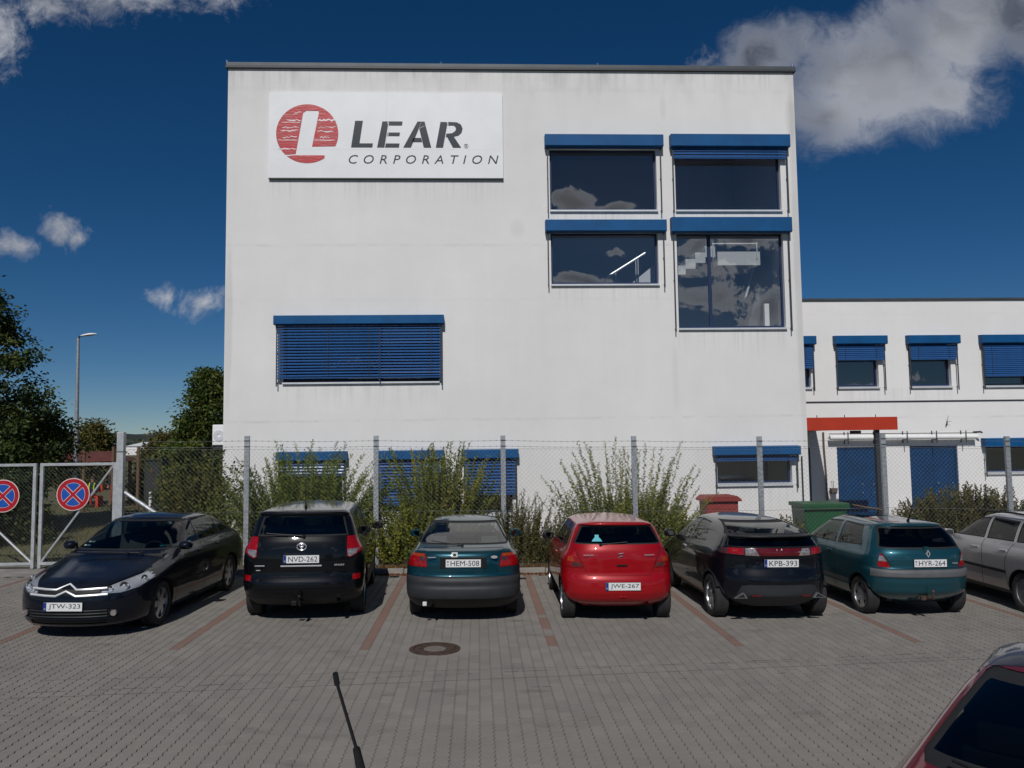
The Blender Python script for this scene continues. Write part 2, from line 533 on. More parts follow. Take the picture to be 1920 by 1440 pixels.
# far ridges
def ridge(name, y, x0, x1, h, seed, material, step):
    r = random.Random(seed)
    ph = [(r.uniform(0, 6.28), r.uniform(0.6, 1.4)) for _ in range(6)]
    mb = MB(); n = int((x1 - x0) / step)
    for i in range(n + 1):
        x = x0 + i * step
        z = h * (0.72 + 0.16 * sin(x / 900 * ph[0][1] + ph[0][0]) + 0.08 * sin(x / 330 * ph[1][1] + ph[1][0]) + 0.03 * sin(x / 90 + ph[2][0])) + r.uniform(0, h * 0.03)
        mb.v += [(x, y - 500, -3), (x, y - 120, z * 0.62), (x, y, z), (x, y + 600, -3)]
    for i in range(n):
        for k in range(3):
            mb.f.append((4 * i + k, 4 * i + 4 + k, 4 * i + 5 + k, 4 * i + 1 + k)); mb.mi.append(0)
    o = mb.build(name, material, smooth=True); tag(o, kind='structure')
ridge('hills', 4200, -5600, 5600, 92, 5, M['hill_forest'], 40)
ridge('hills', 2600, -4000, 4000, 34, 11, M['hill_forest'], 25)

# ================================================================== FACTORY BUILDING
SILLS = [(2.08, 5.12, 9.22), (5.65, 8.69, 9.22), (2.08, 5.11, 7.11), (5.64, 8.69, 5.85), (-5.31, -1.06, 4.43), (6.6, 8.7, 1.49), (-5.74, 0.77, 10.13), (11.46, 15.2, 4.35), (-6.9, 9.17, 13.35)]
def plaster(name, tone):
    m = bpy.data.materials.new(name); m.use_nodes = True
    t = NT(m.node_tree); b = m.node_tree.nodes['Principled BSDF']
    P_ = t.n('NewGeometry').outputs['Position']
    big = t.noise(P_, 0.35, 6.0, 0.62)
    streak = t.noise(t.n('Mapping', inp={0: P_, 3: (2.2, 2.2, 0.16)}).outputs[0], 1.1, 6.0, 0.65)
    grain = t.noise(P_, 24.0, 5.0, 0.7)
    sp = t.n('SeparateXYZ', inp={0: P_}); px_, pz_ = sp.outputs[0], sp.outputs[2]
    rain = t.noise(t.n('Mapping', inp={0: P_, 3: (9.0, 1.0, 0.12)}).outputs[0], 1.0, 4.0, 0.65)
    k = t.m('ADD', 0.80, t.m('MULTIPLY', big, 0.20))
    k = t.m('ADD', k, t.m('MULTIPLY', t.m('SUBTRACT', streak, 0.5), 0.08))
    k = t.m('ADD', k, t.m('MULTIPLY', t.m('SUBTRACT', grain, 0.5), 0.07))
    # dirt: board-joint bands, patches, drip dirt under the coping, rising damp
    wob = t.noise(P_, 1.3, 4.0, 0.6)
    for (z0, amp, wd) in ((8.28, 0.10, 0.07), (3.42, 0.12, 0.06), (12.75, 0.05, 0.10), (6.75, 0.04, 0.07)):
        dd = t.m('ABSOLUTE', t.m('SUBTRACT', pz_, t.m('ADD', z0, t.m('MULTIPLY', t.m('SUBTRACT', wob, 0.5), 0.10))))
        band = t.m('SUBTRACT', 1.0, t.ss(dd, 0.0, wd))
        k = t.m('SUBTRACT', k, t.m('MULTIPLY', t.m('MULTIPLY', band, amp), t.ss(streak, 0.38, 0.68)))
    top = t.m('MULTIPLY', t.ss(pz_, 11.8, 13.4), t.ss(t.noise(t.n('Mapping', inp={0: P_, 3: (1, 1, 0.35)}).outputs[0], 1.6, 5, 0.6), 0.42, 0.75))
    k = t.m('SUBTRACT', k, t.m('MULTIPLY', top, 0.16))
    for (cx_, cz_, rx_, rz_, a_) in ((1.15, 8.75, 0.22, 0.30, 0.06), (9.05, 12.0, 0.16, 0.75, 0.12), (5.35, 12.3, 0.10, 0.45, 0.07), (5.5, 4.6, 0.10, 1.0, 0.05), (-6.8, 6.0, 0.12, 2.5, 0.12), (9.1, 8.0, 0.14, 6.0, 0.14)):
        ex = t.m('DIVIDE', t.m('SUBTRACT', px_, cx_), rx_); ez = t.m('DIVIDE', t.m('SUBTRACT', pz_, cz_), rz_)
        r2 = t.m('ADD', t.m('MULTIPLY', ex, ex), t.m('MULTIPLY', ez, ez))
        k = t.m('SUBTRACT', k, t.m('MULTIPLY', t.m('SUBTRACT', 1.0, t.ss(t.m('ADD', r2, t.m('MULTIPLY', wob, 0.8)), 0.5, 1.7)), a_))
    for (x0_, x1_, z0_) in SILLS:
        inx = t.m('MULTIPLY', t.ss(px_, x0_ - .06, x0_ + .02), t.m('SUBTRACT', 1.0, t.ss(px_, x1_ - .02, x1_ + .06)))
        dz_ = t.m('SUBTRACT', z0_, pz_)
        inz = t.m('MULTIPLY', t.m('GREATER_THAN', dz_, 0.0), t.m('SUBTRACT', 1.0, t.ss(dz_, 0.0, t.m('MULTIPLY', rain, 1.5))))
        k = t.m('SUBTRACT', k, t.m('MULTIPLY', t.m('MULTIPLY', inx, inz), t.m('MULTIPLY', t.ss(rain, 0.42, 0.72), 0.13)))
    base = t.m('MULTIPLY', t.m('SUBTRACT', 1.0, t.ss(t.m('ADD', pz_, t.m('MULTIPLY', streak, 0.5)), 0.2, 1.0)), 0.22)
    k = t.m('SUBTRACT', k, base)
    kk = t.n('CombineXYZ', inp={0: t.m('MULTIPLY', k, tone[0]), 1: t.m('MULTIPLY', k, tone[1]), 2: t.m('MULTIPLY', k, tone[2])})
    m.node_tree.links.new(kk.outputs[0], b.inputs['Base Color'])
    b.inputs['Roughness'].default_value = 0.92
    b.inputs['Specular IOR Level'].default_value = 0.25
    h = t.m('ADD', t.m('MULTIPLY', t.noise(P_, 90, 3, 0.7), 0.6), t.m('MULTIPLY', t.noise(P_, 2.3, 3, 0.5), 2.2))
    bn = t.n('Bump', inp={'Strength': 0.28, 'Distance': 0.012, 'Height': h})
    m.node_tree.links.new(bn.outputs[0], b.inputs['Normal'])
    MATS[name] = m
    return m
plaster('plaster', (0.80, 0.785, 0.765))
plaster('plaster_wing', (0.84, 0.82, 0.80))
mat('coping', (0.075, 0.085, 0.092), 0.5, metal=0.3, var=0.25, vscale=1.5)
mat('blue_box', (0.003, 0.084, 0.240), 0.55, var=0.22, vscale=2.0, bump=0.05, bscale=8, spec=0.25)
mat('blue_slat', (0.024, 0.090, 0.255), 0.26, var=0.20, vscale=1.5)
mat('blue_frame', (0.006, 0.022, 0.075), 0.45)
mat('blue_door', (0.003, 0.042, 0.125), 0.55, var=0.25, vscale=2.0, bump=0.05, bscale=10, spec=0.25)
mat('aluminium', (0.74, 0.75, 0.76), 0.38, metal=0.35, var=0.12, vscale=3)
mat('dark_metal', (0.03, 0.033, 0.04), 0.5)
mat('inner_wall', (0.60, 0.60, 0.63), 0.9)
mat('inner_floor', (0.34, 0.34, 0.34), 0.7)
mat('white_paint', (0.80, 0.80, 0.79), 0.5, var=0.08, vscale=3)
mat('stair_paint', (0.50, 0.50, 0.49), 0.6)
mat('steel', (0.75, 0.76, 0.78), 0.22, metal=1.0)
mat('orange', (0.46, 0.036, 0.010), 0.5, var=0.12, vscale=2)
mat('brown_metal', (0.10, 0.07, 0.06), 0.6)
glassmat('pane_glass', (0.88, 0.91, 0.93), 2.15)

def holed_wall(mb, x0, x1, z0, z1, yf, yb, holes, mi=0):
    """front skin with real openings and reveals"""
    xs_ = sorted(set([x0, x1] + [h[0] for h in holes] + [h[1] for h in holes]))
    zs_ = sorted(set([z0, z1] + [h[2] for h in holes] + [h[3] for h in holes]))
    xs_ = [v for v in xs_ if x0 <= v <= x1]
    for i in range(len(xs_) - 1):
        for j in range(len(zs_) - 1):
            cx_, cz_ = (xs_[i] + xs_[i + 1]) / 2, (zs_[j] + zs_[j + 1]) / 2
            if any(h[0] < cx_ < h[1] and h[2] < cz_ < h[3] for h in holes): continue
            mb.add([(xs_[i], yf, zs_[j]), (xs_[i + 1], yf, zs_[j]), (xs_[i + 1], yf, zs_[j + 1]), (xs_[i], yf, zs_[j + 1])], [(0, 1, 2, 3)], mi)
            mb.add([(xs_[i], yb, zs_[j]), (xs_[i + 1], yb, zs_[j]), (xs_[i + 1], yb, zs_[j + 1]), (xs_[i], yb, zs_[j + 1])], [(3, 2, 1, 0)], 1)
    for (a, b_, c, d) in holes:
        mb.add([(a, yf, c), (b_, yf, c), (b_, yf, d), (a, yf, d), (a, yb, c), (b_, yb, c), (b_, yb, d), (a, yb, d)],
               [(0, 4, 5, 1), (1, 5, 6, 2), (2, 6, 7, 3), (3, 7, 4, 0)], mi)

BX0, BX1, BY, BH, BD = -6.9, 9.17, 22.0, 13.37, 9.0
MAINW = {  # x0,x1,z0,z1 of the opening, box x0,x1,z0,z1, blind bottom, mullions, slat style
 'w1': (2.08, 5.12, 9.27, 11.05, 1.94, 5.29, 11.06, 11.40, None, ()),
 'w2': (5.65, 8.69, 9.27, 11.05, 5.50, 8.92, 11.06, 11.42, 10.74, ()),
 'w3': (2.08, 5.11, 7.16, 8.64, 1.92, 5.32, 8.63, 8.96, None, ()),
 'w4': (5.64, 8.69, 5.90, 8.62, 5.46, 8.88, 8.61, 9.03, None, (6.60,)),
 'w5': (-5.31, -1.06, 4.48, 6.04, -5.53, -0.92, 6.06, 6.31, 4.60, (-2.67,)),
 'l1': (-5.28, -3.70, 0.92, 2.36, -5.44, -3.55, 2.36, 2.60, 1.92, ()),
 'l2': (-2.60, -1.08, 0.92, 2.36, -2.77, -0.93, 2.36, 2.60, 1.16, ()),
 'l3': (-0.28, 0.92, 0.84, 2.36, -0.46, 1.09, 2.36, 2.60, 1.36, ()),
 'l4': (6.60, 8.70, 1.54, 2.36, 6.47, 8.88, 2.36, 2.60, 2.24, ()),
}
WINGW = {
 'a0': (9.30, 10.62, 4.40, 5.78, 9.20, 10.74, 5.78, 6.05, 5.02, ()),
 'a1': (11.46, 12.82, 4.40, 5.78, 11.36, 13.05, 5.78, 6.05, 5.24, ()),
 'a2': (13.83, 15.20, 4.40, 5.78, 13.74, 15.43, 5.78, 6.05, 5.24, ()),
 'a3': (16.26, 17.75, 4.40, 5.78, 16.15, 17.90, 5.78, 6.05, 4.72, ()),
 'a4': (18.70, 20.1, 4.40, 5.78, 18.55, 20.25, 5.78, 6.05, 5.24, ()),
 'b3': (16.17, 18.0, 1.62, 2.46, 16.05, 18.15, 2.46, 2.73, None, ()),
}
slat_cache = {}
def slat_mesh(w, curve, tilt):
    key = (round(w, 3), tilt)
    if key in slat_cache: return slat_cache[key]
    mb = MB(); n = 5; d = 0.075
    for i in range(n + 1):
        s = i / n - 0.5
        y, z = s * d, -curve * (s * s * 4 - 1) * 0.5
        c_, s_ = cos(tilt), sin(tilt)
        y, z = y * c_ - z * s_, y * s_ + z * c_
        mb.v += [(-w / 2, y, z), (w / 2, y, z)]
    for i in range(n):
        mb.f.append((2 * i, 2 * i + 1, 2 * i + 3, 2 * i + 2)); mb.mi.append(0)
    me = mb.mesh('slat'); me.materials.append(M['blue_slat'])
    me.polygons.foreach_set('use_smooth', [True] * n)
    slat_cache[key] = me
    return me

def window(parent, spec, yw, rec=0.17, pitch=0.082):
    x0, x1, z0, z1, bx0, bx1, bz0, bz1, bot, mull = spec
    yg = yw + rec
    fr = MB(); t = 0.055
    fr.box(x0 + .002, x0 + t, yg - .03, yg + .04, z0 + .002, z1 - .002); fr.box(x1 - t, x1 - .002, yg - .03, yg + .04, z0 + .002, z1 - .002)
    fr.box(x0 + t, x1 - t, yg - .03, yg + .04, z0 + .002, z0 + t + .02); fr.box(x0 + t, x1 - t, yg - .03, yg + .04, z1 - t, z1 - .002)
    edges = [x0 + t]
    for mx in mull:
        fr.box(mx - .045, mx + .045, yg - .028, yg + .038, z0 + t + .02, z1 - t); edges += [mx - .045, mx + .045]
    edges.append(x1 - t)
    win = fr.build('window', M['blue_frame'], parent)
    for i in range(0, len(edges), 2):
        MB().add([(edges[i] - .005, yg, z0 + t + .015), (edges[i + 1] + .005, yg, z0 + t + .015), (edges[i + 1] + .005, yg, z1 - t + .005), (edges[i] - .005, yg, z1 - t + .005)], [(0, 1, 2, 3)]).build('pane', M['pane_glass'], win)
    # sill: bright folded sheet with a dark drip edge
    MB().prismx([(yg - .03, z0 + .03), (yw - .07, z0 - .005), (yw - .07, z0 - .05), (yg - .03, z0 - .05)], x0 - .01, x1 + .01).build('sill', M['aluminium'], win, fix=True)
    # blind box
    bd = 0.24
    MB().prismx([(yw - .002, bz1), (yw - bd, bz1 - .02), (yw - bd, bz0), (yw - bd + .03, bz0 - .02), (yw - .002, bz0 - .02)], bx0, bx1).build('blind_box', M['blue_box'], win, fix=True, bevel=0.006)
    # guide rails stand off the wall
    ry = yw - 0.12
    for rx in (bx0 + .07, bx1 - .07):
        b = MB(); b.box(rx - .014, rx + .014, ry - .014, ry + .014, z0 - .12, bz0 - .02)
        for zz in (z0 - .02, (z0 + bz0) / 2):
            b.box(rx - .01, rx + .01, ry + .01, yw, zz - .012, zz + .012)
        b.build('guide_rail', M['dark_metal'], win)
    if bot is not None:
        segs = []
        lo = bx0 + .09
        for mx in mull: segs.append((lo, mx - .02)); lo = mx + .02
        segs.append((lo, bx1 - .09))
        top = bz0 - .05
        rs = random.Random(int(abs(x0) * 100))
        for (a, b_) in segs:
            closed = bot > 4.6 and yw > 23 or (top - bot) < 0.5
            tl = radians(64 if closed else (44 if a < -2.7 or yw > 23 or z1 < 3 else 47))
            n = max(1, int((top - bot) / pitch))
            for i in range(n):
                o = bpy.data.objects.new('slat', slat_mesh(b_ - a, 0.012, tl))
                COL.objects.link(o); o.parent = win
                o.location = ((a + b_) / 2, ry, top - (i + 0.5) * pitch)
                o.rotation_euler = (rs.gauss(0, .035), rs.uniform(-.002, .002), rs.uniform(-.004, .004))
            MB().box(a, b_, ry - .035, ry + .035, top - n * pitch - .045, top - n * pitch - .012).build('bottom_bar', M['blue_slat'], win)
            cords = [a + .25 + k * (b_ - a - .5) / max(1, round((b_ - a) / 1.1)) for k in range(round((b_ - a) / 1.1) + 1)]
            for cxx in cords: MB().box(cxx - .004, cxx + .004, ry - .045, ry - .041, top - n * pitch, top).build('ladder_cord', M['dark_metal'], win)
        if mull:
            mx = mull[0]
            MB().box(mx - .018, mx + .018, ry - .02, ry + .02, z0 + .0, bz0 - .03).build('guide_rail', M['blue_frame'], win)
    return win

bld = thing('factory_building', 'tall white plastered three-storey block with blue blinds and company sign', 'building', (1.1, 22, 0), world=True)
holes = [s[:4] for s in MAINW.values()]
mb = MB()
holed_wall(mb, BX0, BX1, -0.4, BH, BY, BY + 0.30, holes)
by1 = BY + BD
mb.add([(BX0, BY, -.4), (BX0, by1, -.4), (BX0, by1, BH), (BX0, BY, BH)], [(3, 2, 1, 0)])
mb.add([(BX1, BY, -.4), (BX1, by1, -.4), (BX1, by1, BH), (BX1, BY, BH)], [(0, 1, 2, 3)])
mb.add([(BX0, by1, -.4), (BX1, by1, -.4), (BX1, by1, BH), (BX0, by1, BH)], [(3, 2, 1, 0)])
mb.build('wall', [M['plaster'], M['inner_wall']], bld)
mb = MB(); mb.box(BX0 - .05, BX1 + .05, BY - .06, by1 + .05, BH + .002, BH + .11); mb.build('roof', M['coping'], bld, bevel=.01)
b = MB(); b.box(BX0 - .055, BX1 + .055, BY - .075, BY + .2, BH - .05, BH + .0); b.build('coping', M['dark_metal'], bld)
for lx in (BX0 - .02, -0.95, 3.5, BX1 - .02):
    MB().tube([(lx, BY - .02, BH + .11), (lx, BY - .02, BH + .17)], .035, 8).build('lightning_clamp', M['steel'], bld, smooth=True)
# inside: rear wall, floors, partition
mb = MB()
mb.box(BX0 + .1, BX1 - .1, BY + 5.2, BY + 5.3, -.3, BH - .3)
mb.box(1.3, 1.4, BY + .31, BY + 5.2, -.3, BH - .3)
mb.box(BX1 - .12, BX1 - .04, BY + .31, BY + 5.2, -.3, BH - .3)
mb.box(BX0 + .04, BX0 + .12, BY + .31, BY + 5.2, -.3, BH - .3)
mb.build('inner_wall', M['inner_wall'], bld)
for (a, b_, z0, ya) in ((BX0 + .13, 1.29, 3.5, .31), (BX0 + .13, 1.29, 7.2, .31), (1.41, BX1 - .13, 3.5, .31), (1.41, BX1 - .13, 12.6, .31), (BX0 + .13, 1.29, 12.6, .31), (1.41, BX1 - .13, -.28, .31)):
    MB().box(a, b_, BY + ya, BY + 5.19, z0, z0 + .25).build('floor_slab', M['inner_floor'], bld)
# stairs seen through the big pane
st = MB()
sx0, sz0, sxs, szs = 5.75, 7.62, 0.31, 0.20
poly = [(sx0, sz0), (sx0, sz0 + .25)]
for i in range(5):
    poly += [(sx0 + i * sxs, sz0 + .25 + i * szs + .03), (sx0 + (i + 1) * sxs - .02, sz0 + .25 + i * szs + .03)]
SD = BY + 1.85
for i in range(5):
    a = sx0 + i * sxs
    st.box(a, a + sxs, SD, SD + 1.1, sz0 + .02 + i * szs * .9, sz0 + .28 + i * szs)
st.box(7.36, 8.68, SD - .02, SD + 1.2, 8.10, 8.52)
st.build('staircase', M['stair_paint'], bld)
b = MB()
b.tube([(7.2, SD - .05, 8.76), (8.6, SD - .05, 8.76)], .022)
for xx in (7.22, 8.58): b.tube([(xx, SD - .05, 8.3), (xx, SD - .05, 8.8)], .018)
b.tube([(3.90, SD, 7.72), (5.14, SD, 8.49)], .036)
for xx, zz in ((4.22, 7.9), (4.84, 8.29), (4.91, 8.33)): b.tube([(xx, SD, 7.05), (xx, SD, zz)], .016)
b.build('handrail', M['aluminium'], bld, smooth=True)
MB().tube([(8.7, BY + 2.3, 8.3), (8.0, BY + 2.8, 5.6)], .04).build('stair_string', M['inner_wall'], bld)
MB().box(8.64, 8.78, BY + 1.5, BY + 1.64, 3.7, 6.85).build('column', M['white_paint'], bld)
MB().box(8.9, 8.98, BY + 1.0, BY + 1.1, 3.7, 6.85).build('column', M['white_paint'], bld)
MB().add([(4.1, BY + 2.3, 7.1), (5.6, BY + 2.3, 7.1), (5.6, BY + 2.3, 8.3)], [(0, 1, 2)]).build('stair_wall', M['inner_wall'], bld)
for k, s in MAINW.items():
    window(bld, s, BY)
# AC housing on the left flank
b = MB(); b.box(-7.27, -6.905, 22.25, 22.62, 2.80, 3.36)
acb = b.build('air_conditioner', M['white_paint'], bld, bevel=.02)
b = MB(); disc(b, .05, .15, 0, .01, 24)
for v in b.v: pass
b2 = MB(); b2.v = [(-7.09 + p[0], 22.245 - p[2], 3.06 + p[1]) for p in b.v]; b2.f = b.f; b2.mi = b.mi
b2.build('fan_grille', M['aluminium'], acb)
b = MB(); b.box(-7.2, -6.905, 22.3, 22.36, 2.70, 2.80); b.box(-7.2, -6.905, 22.5, 22.56, 2.70, 2.80); b.build('bracket', M['dark_metal'], acb)
# rain pipe on the right edge of the ground floor
MB().tube([(8.97, BY - .05, 2.3), (8.97, BY - .05, .05)], .02).build('conduit', M['dark_metal'], bld)

# ------------------------------------------------------------------ company sign
mat('sign_white', (0.80, 0.80, 0.81), 0.35, var=0.06, vscale=1.2)
mat('sign_red', (0.52, 0.022, 0.030), 0.35, var=0.25, vscale=1.6, bump=0.6, bscale=5, stretch=(1, 1, 5), var2=(0.40, 0.05, 0.05))
mat('sign_navy', (0.012, 0.022, 0.035), 0.35, var=0.4, vscale=4)
mat('vinyl_crack', (0.78, 0.72, 0.72), 0.6)
sg = thing('company_sign', 'large white company sign with red round emblem and dark lettering high on the facade', 'sign', (-2.49, 21.9, 10.15), world=True)
SX0, SX1, SZ0, SZ1 = -5.74, 0.77, 10.17, 12.61
yb = BY - .004
xm = (SX0 + SX1) / 2; zm = 10.98
for (a, b_, c, d) in ((SX0, xm, zm, SZ1), (xm, SX1, zm, SZ1), (SX0, xm, SZ0, zm), (xm, SX1, SZ0, zm)):
    MB().box(a + .0008, b_ - .0008, yb - .06, yb, c + .0008, d - .0008).build('panel', M['sign_white'], sg)
MB().box(SX0, SX1, yb - .075, yb, SZ0 - .035, SZ0 - .003).build('sign_shadow_strip', M['dark_metal'], sg)  # dark strip standing in for the shadow along the sign's lower edge
ysf = yb - .064
KX = (SX1 - SX0) / (1797 - 347); KZ = (SZ1 - SZ0) / (775 - 247)
def sp_(cx_, cy_):
    return (SX0 + (cx_ - 347) * KX, SZ1 - (cy_ - 250) * KZ)
def flat(mb, poly, y, th=.003, mi=0):
    mb.prism([sp_(*p) for p in poly], y - th, y, mi)
# emblem: red disc in three pieces around the white letter
cxx, cyy, rxx, ryy = 582, 506, 191, 182
def arc(t0, t1, n=28):
    return [(cxx + rxx * cos(t0 + (t1 - t0) * i / n), cyy + ryy * sin(t0 + (t1 - t0) * i / n)) for i in range(n + 1)]
em = MB()
# left+top piece
flat(em, [(512, 632)] + arc(2.34, pi * 1.5, 40)[0:] + [(598, 324), (598, 364), (575, 364), (556, 378)], ysf)
a_right = arc(-pi / 2 + .09, 0.44, 34)
flat(em, [(598, 364), (598, 324)] + a_right + [(612, 586), (654, 372), (645, 364)], ysf)
flat(em, [(505, 640)] + [(690, 640)] + arc(0.98, 2.28, 24), ysf)
em.build('emblem', M['sign_red'], sg, fix=True)
cr = MB(); rc = random.Random(5)
def crack(p0, p1, th=3.0, n=9, amp=5):
    pts = []
    for i in range(n + 1):
        t = i / n
        pts.append((p0[0] + (p1[0] - p0[0]) * t, p0[1] + (p1[1] - p0[1]) * t + rc.uniform(-amp, amp) * (0 < i < n)))
    cm = MB()
    top_, bot_ = [], []
    for i, (xa, ya) in enumerate(pts):
        w = th * rc.uniform(.4, 1.3) * (.25 if i in (0, n) else 1)
        top_.append(sp_(xa, ya - w / 2)); bot_.append(sp_(xa, ya + w / 2))
    cm.v = [(x, ysf - .005, z) for x, z in top_] + [(x, ysf - .005, z) for x, z in bot_]
    cm.f = [(n + 1 + i, n + 2 + i, i + 1, i) for i in range(n)]; cm.mi = [0] * n
    cm.build('peeling_crack', M['vinyl_crack'], sg)
crack((455, 420), (545, 424), 9); crack((648, 424), (755, 422), 10); crack((420, 437), (540, 440), 4, amp=3)
crack((425, 468), (535, 470), 4); crack((640, 470), (765, 462), 4); crack((415, 490), (530, 486), 6)
crack((640, 488), (745, 492), 6); crack((400, 546), (525, 545), 4, amp=2); crack((622, 546), (757, 546), 4, amp=2)
crack((405, 598), (515, 600), 7); crack((490, 388), (545, 372), 5); crack((660, 528), (720, 530), 5); crack((430, 530), (520, 525), 5)
crack((612, 328), (614, 360), 3, 2, 1)
# LEAR
def letter(parts, name='letter'):
    b = MB()
    for p in parts: flat(b, p, ysf, .004)
    b.build(name, M['sign_navy'], sg, fix=True)
letter([[(877, 425), (925, 425), (904, 565), (987, 565), (983, 590), (852, 590)]])
letter([[(1046, 428), (1084, 428), (1058, 590), (1013, 590)], [(1087, 428), (1171, 428), (1167, 453), (1083, 453)],
        [(1078, 497), (1155, 497), (1151, 519), (1074, 519)], [(1067, 565), (1152, 565), (1148, 590), (1062, 590)]])
letter([[(1264, 428), (1286, 428), (1268, 482), (1222, 590), (1175, 590)], [(1288, 428), (1308, 428), (1349, 590), (1302, 590), (1274, 470)],
        [(1240, 530), (1286, 530), (1292, 556), (1228, 556)]])
bowl = [(1462, 430), (1510, 432), (1535, 446), (1545, 470), (1538, 497), (1518, 515), (1488, 522), (1440, 524), (1443, 504), (1482, 500), (1500, 489), (1504, 472), (1497, 459), (1475, 452)]
letter([[(1407, 430), (1452, 430), (1422, 590), (1377, 590)], [(1456, 430), (1475, 430), (1490, 452), (1452, 452)],
        [(1475, 430), (1510, 432), (1535, 446), (1500, 461), (1490, 452)], [(1535, 446), (1545, 470), (1538, 497), (1499, 486), (1504, 472), (1500, 461)],
        [(1538, 497), (1518, 515), (1488, 522), (1440, 524), (1443, 503), (1480, 500), (1499, 486)], [(1448, 524), (1490, 522), (1535, 590), (1484, 590)]])
for (p0, p1) in (((1076, 430), (1084, 460)), ((1084, 470), (1078, 520)), ((1275, 470), (1305, 455)), ((1445, 430), (1455, 450))):
    crk = MB(); flat(crk, [(p0[0], p0[1]), (p0[0] + 4, p0[1]), (p1[0] + 4, p1[1]), (p1[0], p1[1])], ysf - .004, .002); crk.build('peeling_crack', M['vinyl_crack'], sg, fix=True)
def wall_text(txt, x0, x1, z0, z1, y, material, parent, name='lettering', **kw):
    me = text_mesh(txt, 1.0, extrude=.002, width=x1 - x0, height=z1 - z0, **kw)
    o = mkobj(name, me, parent, material)
    o.rotation_euler = (pi / 2, 0, 0)
    o.location = ((x0 + x1) / 2, y, (z0 + z1) / 2)
    return o
xa, za = sp_(838, 690); xb, zb = sp_(1768, 637)
wall_text('CORPORATION', xa, xb, za, zb, ysf - .003, M['sign_navy'], sg, shear=0.22, spacing=1.75, offset=-0.004)
xa, za = sp_(1552, 593); xb, zb = sp_(1580, 566)
wall_text('\u00ae', xa, xb, za, zb, ysf - .003, M['sign_navy'], sg, offset=-0.01)

# ================================================================== LOW WING
wing = thing('office_wing', 'low two-storey white wing with blue blinds and blue doors beside the tall block', 'building', (14, 25, 0), world=True)
WY, WH, WX1 = 25.0, 7.20, 26.0
DOORS = [(9.62, 10.50, 2.50), (11.35, 12.70, 2.50), (13.71, 15.27, 2.50)]
mb = MB()
holed_wall(mb, BX1 + .002, WX1, -.5, WH, WY, WY + .3, [s[:4] for s in WINGW.values()] + [(d[0], d[1], -.45, d[2]) for d in DOORS])
mb.add([(WX1, WY, -.5), (WX1, WY + 9, -.5), (WX1, WY + 9, WH), (WX1, WY, WH)], [(0, 1, 2, 3)])
mb.build('wall', [M['plaster_wing'], M['inner_wall']], wing)
MB().box(BX1 + .003, WX1 + .05, WY - .06, WY + 9, WH + .002, WH + .06).build('roof', M['coping'], wing)
MB().box(BX1 + .003, WX1, WY - .02, WY - .001, 3.91, 3.955).build('drip_strip', M['dark_metal'], wing)
mb = MB(); mb.box(BX1 + .05, WX1 - .05, WY + 4, WY + 4.1, -.3, WH - .1); mb.build('inner_wall', M['inner_wall'], wing)
for z0 in (3.45, 6.9): MB().box(BX1 + .05, WX1 - .05, WY + .31, WY + 3.99, z0, z0 + .22).build('floor_slab', M['inner_floor'], wing)
for k, s in WINGW.items(): window(wing, s, WY, pitch=0.062)
for (a, b_, h) in DOORS:
    yd = WY + .06
    zb_ = gz(a) + .0
    dr = MB(); dr.box(a + .002, a + .06, yd - .02, yd + .05, -.45, h - .002); dr.box(b_ - .06, b_ - .002, yd - .02, yd + .05, -.45, h - .002); dr.box(a + .06, b_ - .06, yd - .02, yd + .05, h - .06, h - .002)
    d = dr.build('door', M['blue_door'], wing)
    xm = (a + b_) / 2
    leafs = [(a + .064, xm - .004), (xm + .004, b_ - .064)] if b_ - a > 1 else [(a + .064, b_ - .064)]
    for i, (l0, l1) in enumerate(leafs):
        MB().box(l0, l1, yd, yd + .04, -.44, h - .064).build('door_leaf', M['blue_door'], d, bevel=.004)
        for zz in (1.05, 1.32):
            if i == 1 or len(leafs) == 1:
                MB().tube([(l0 + .12, yd - .045, zz), (l0 + .12, yd + .0, zz)], .03, 10).build('handle', M['steel'], d, smooth=True)
                MB().tube([(l1 - .12, yd - .03, zz), (l1 - .12, yd + .0, zz)], .022, 10).build('handle', M['steel'], d, smooth=True)
# entrance canopy: orange fascia, short roof, dark post
cnp = thing('entrance_canopy', 'orange fascia canopy on a dark post between the two white buildings', 'canopy', (11.6, 22.4, 0), world=True)
MB().box(9.19, 11.91, 22.28, 22.36, 3.0, 3.37).build('fascia', M['orange'], cnp, bevel=.006)
MB().box(9.19, 10.68, 22.365, 24.99, 3.02, 3.2).build('roof', M['brown_metal'], cnp)
MB().box(11.30, 11.42, 22.37, 22.49, gz(11) - .1, 3.2).build('post', M['dark_metal'], cnp)
MB().box(10.66, 10.90, 22.4, 22.6, 2.90, 2.99).build('lamp', M['brown_metal'], cnp, bevel=.01)
for xx in (9.6, 10.4, 11.3): MB().tube([(xx, 22.32, 3.37), (xx, 22.32, 3.44)], .012).build('fixing_stud', M['dark_metal'], cnp)
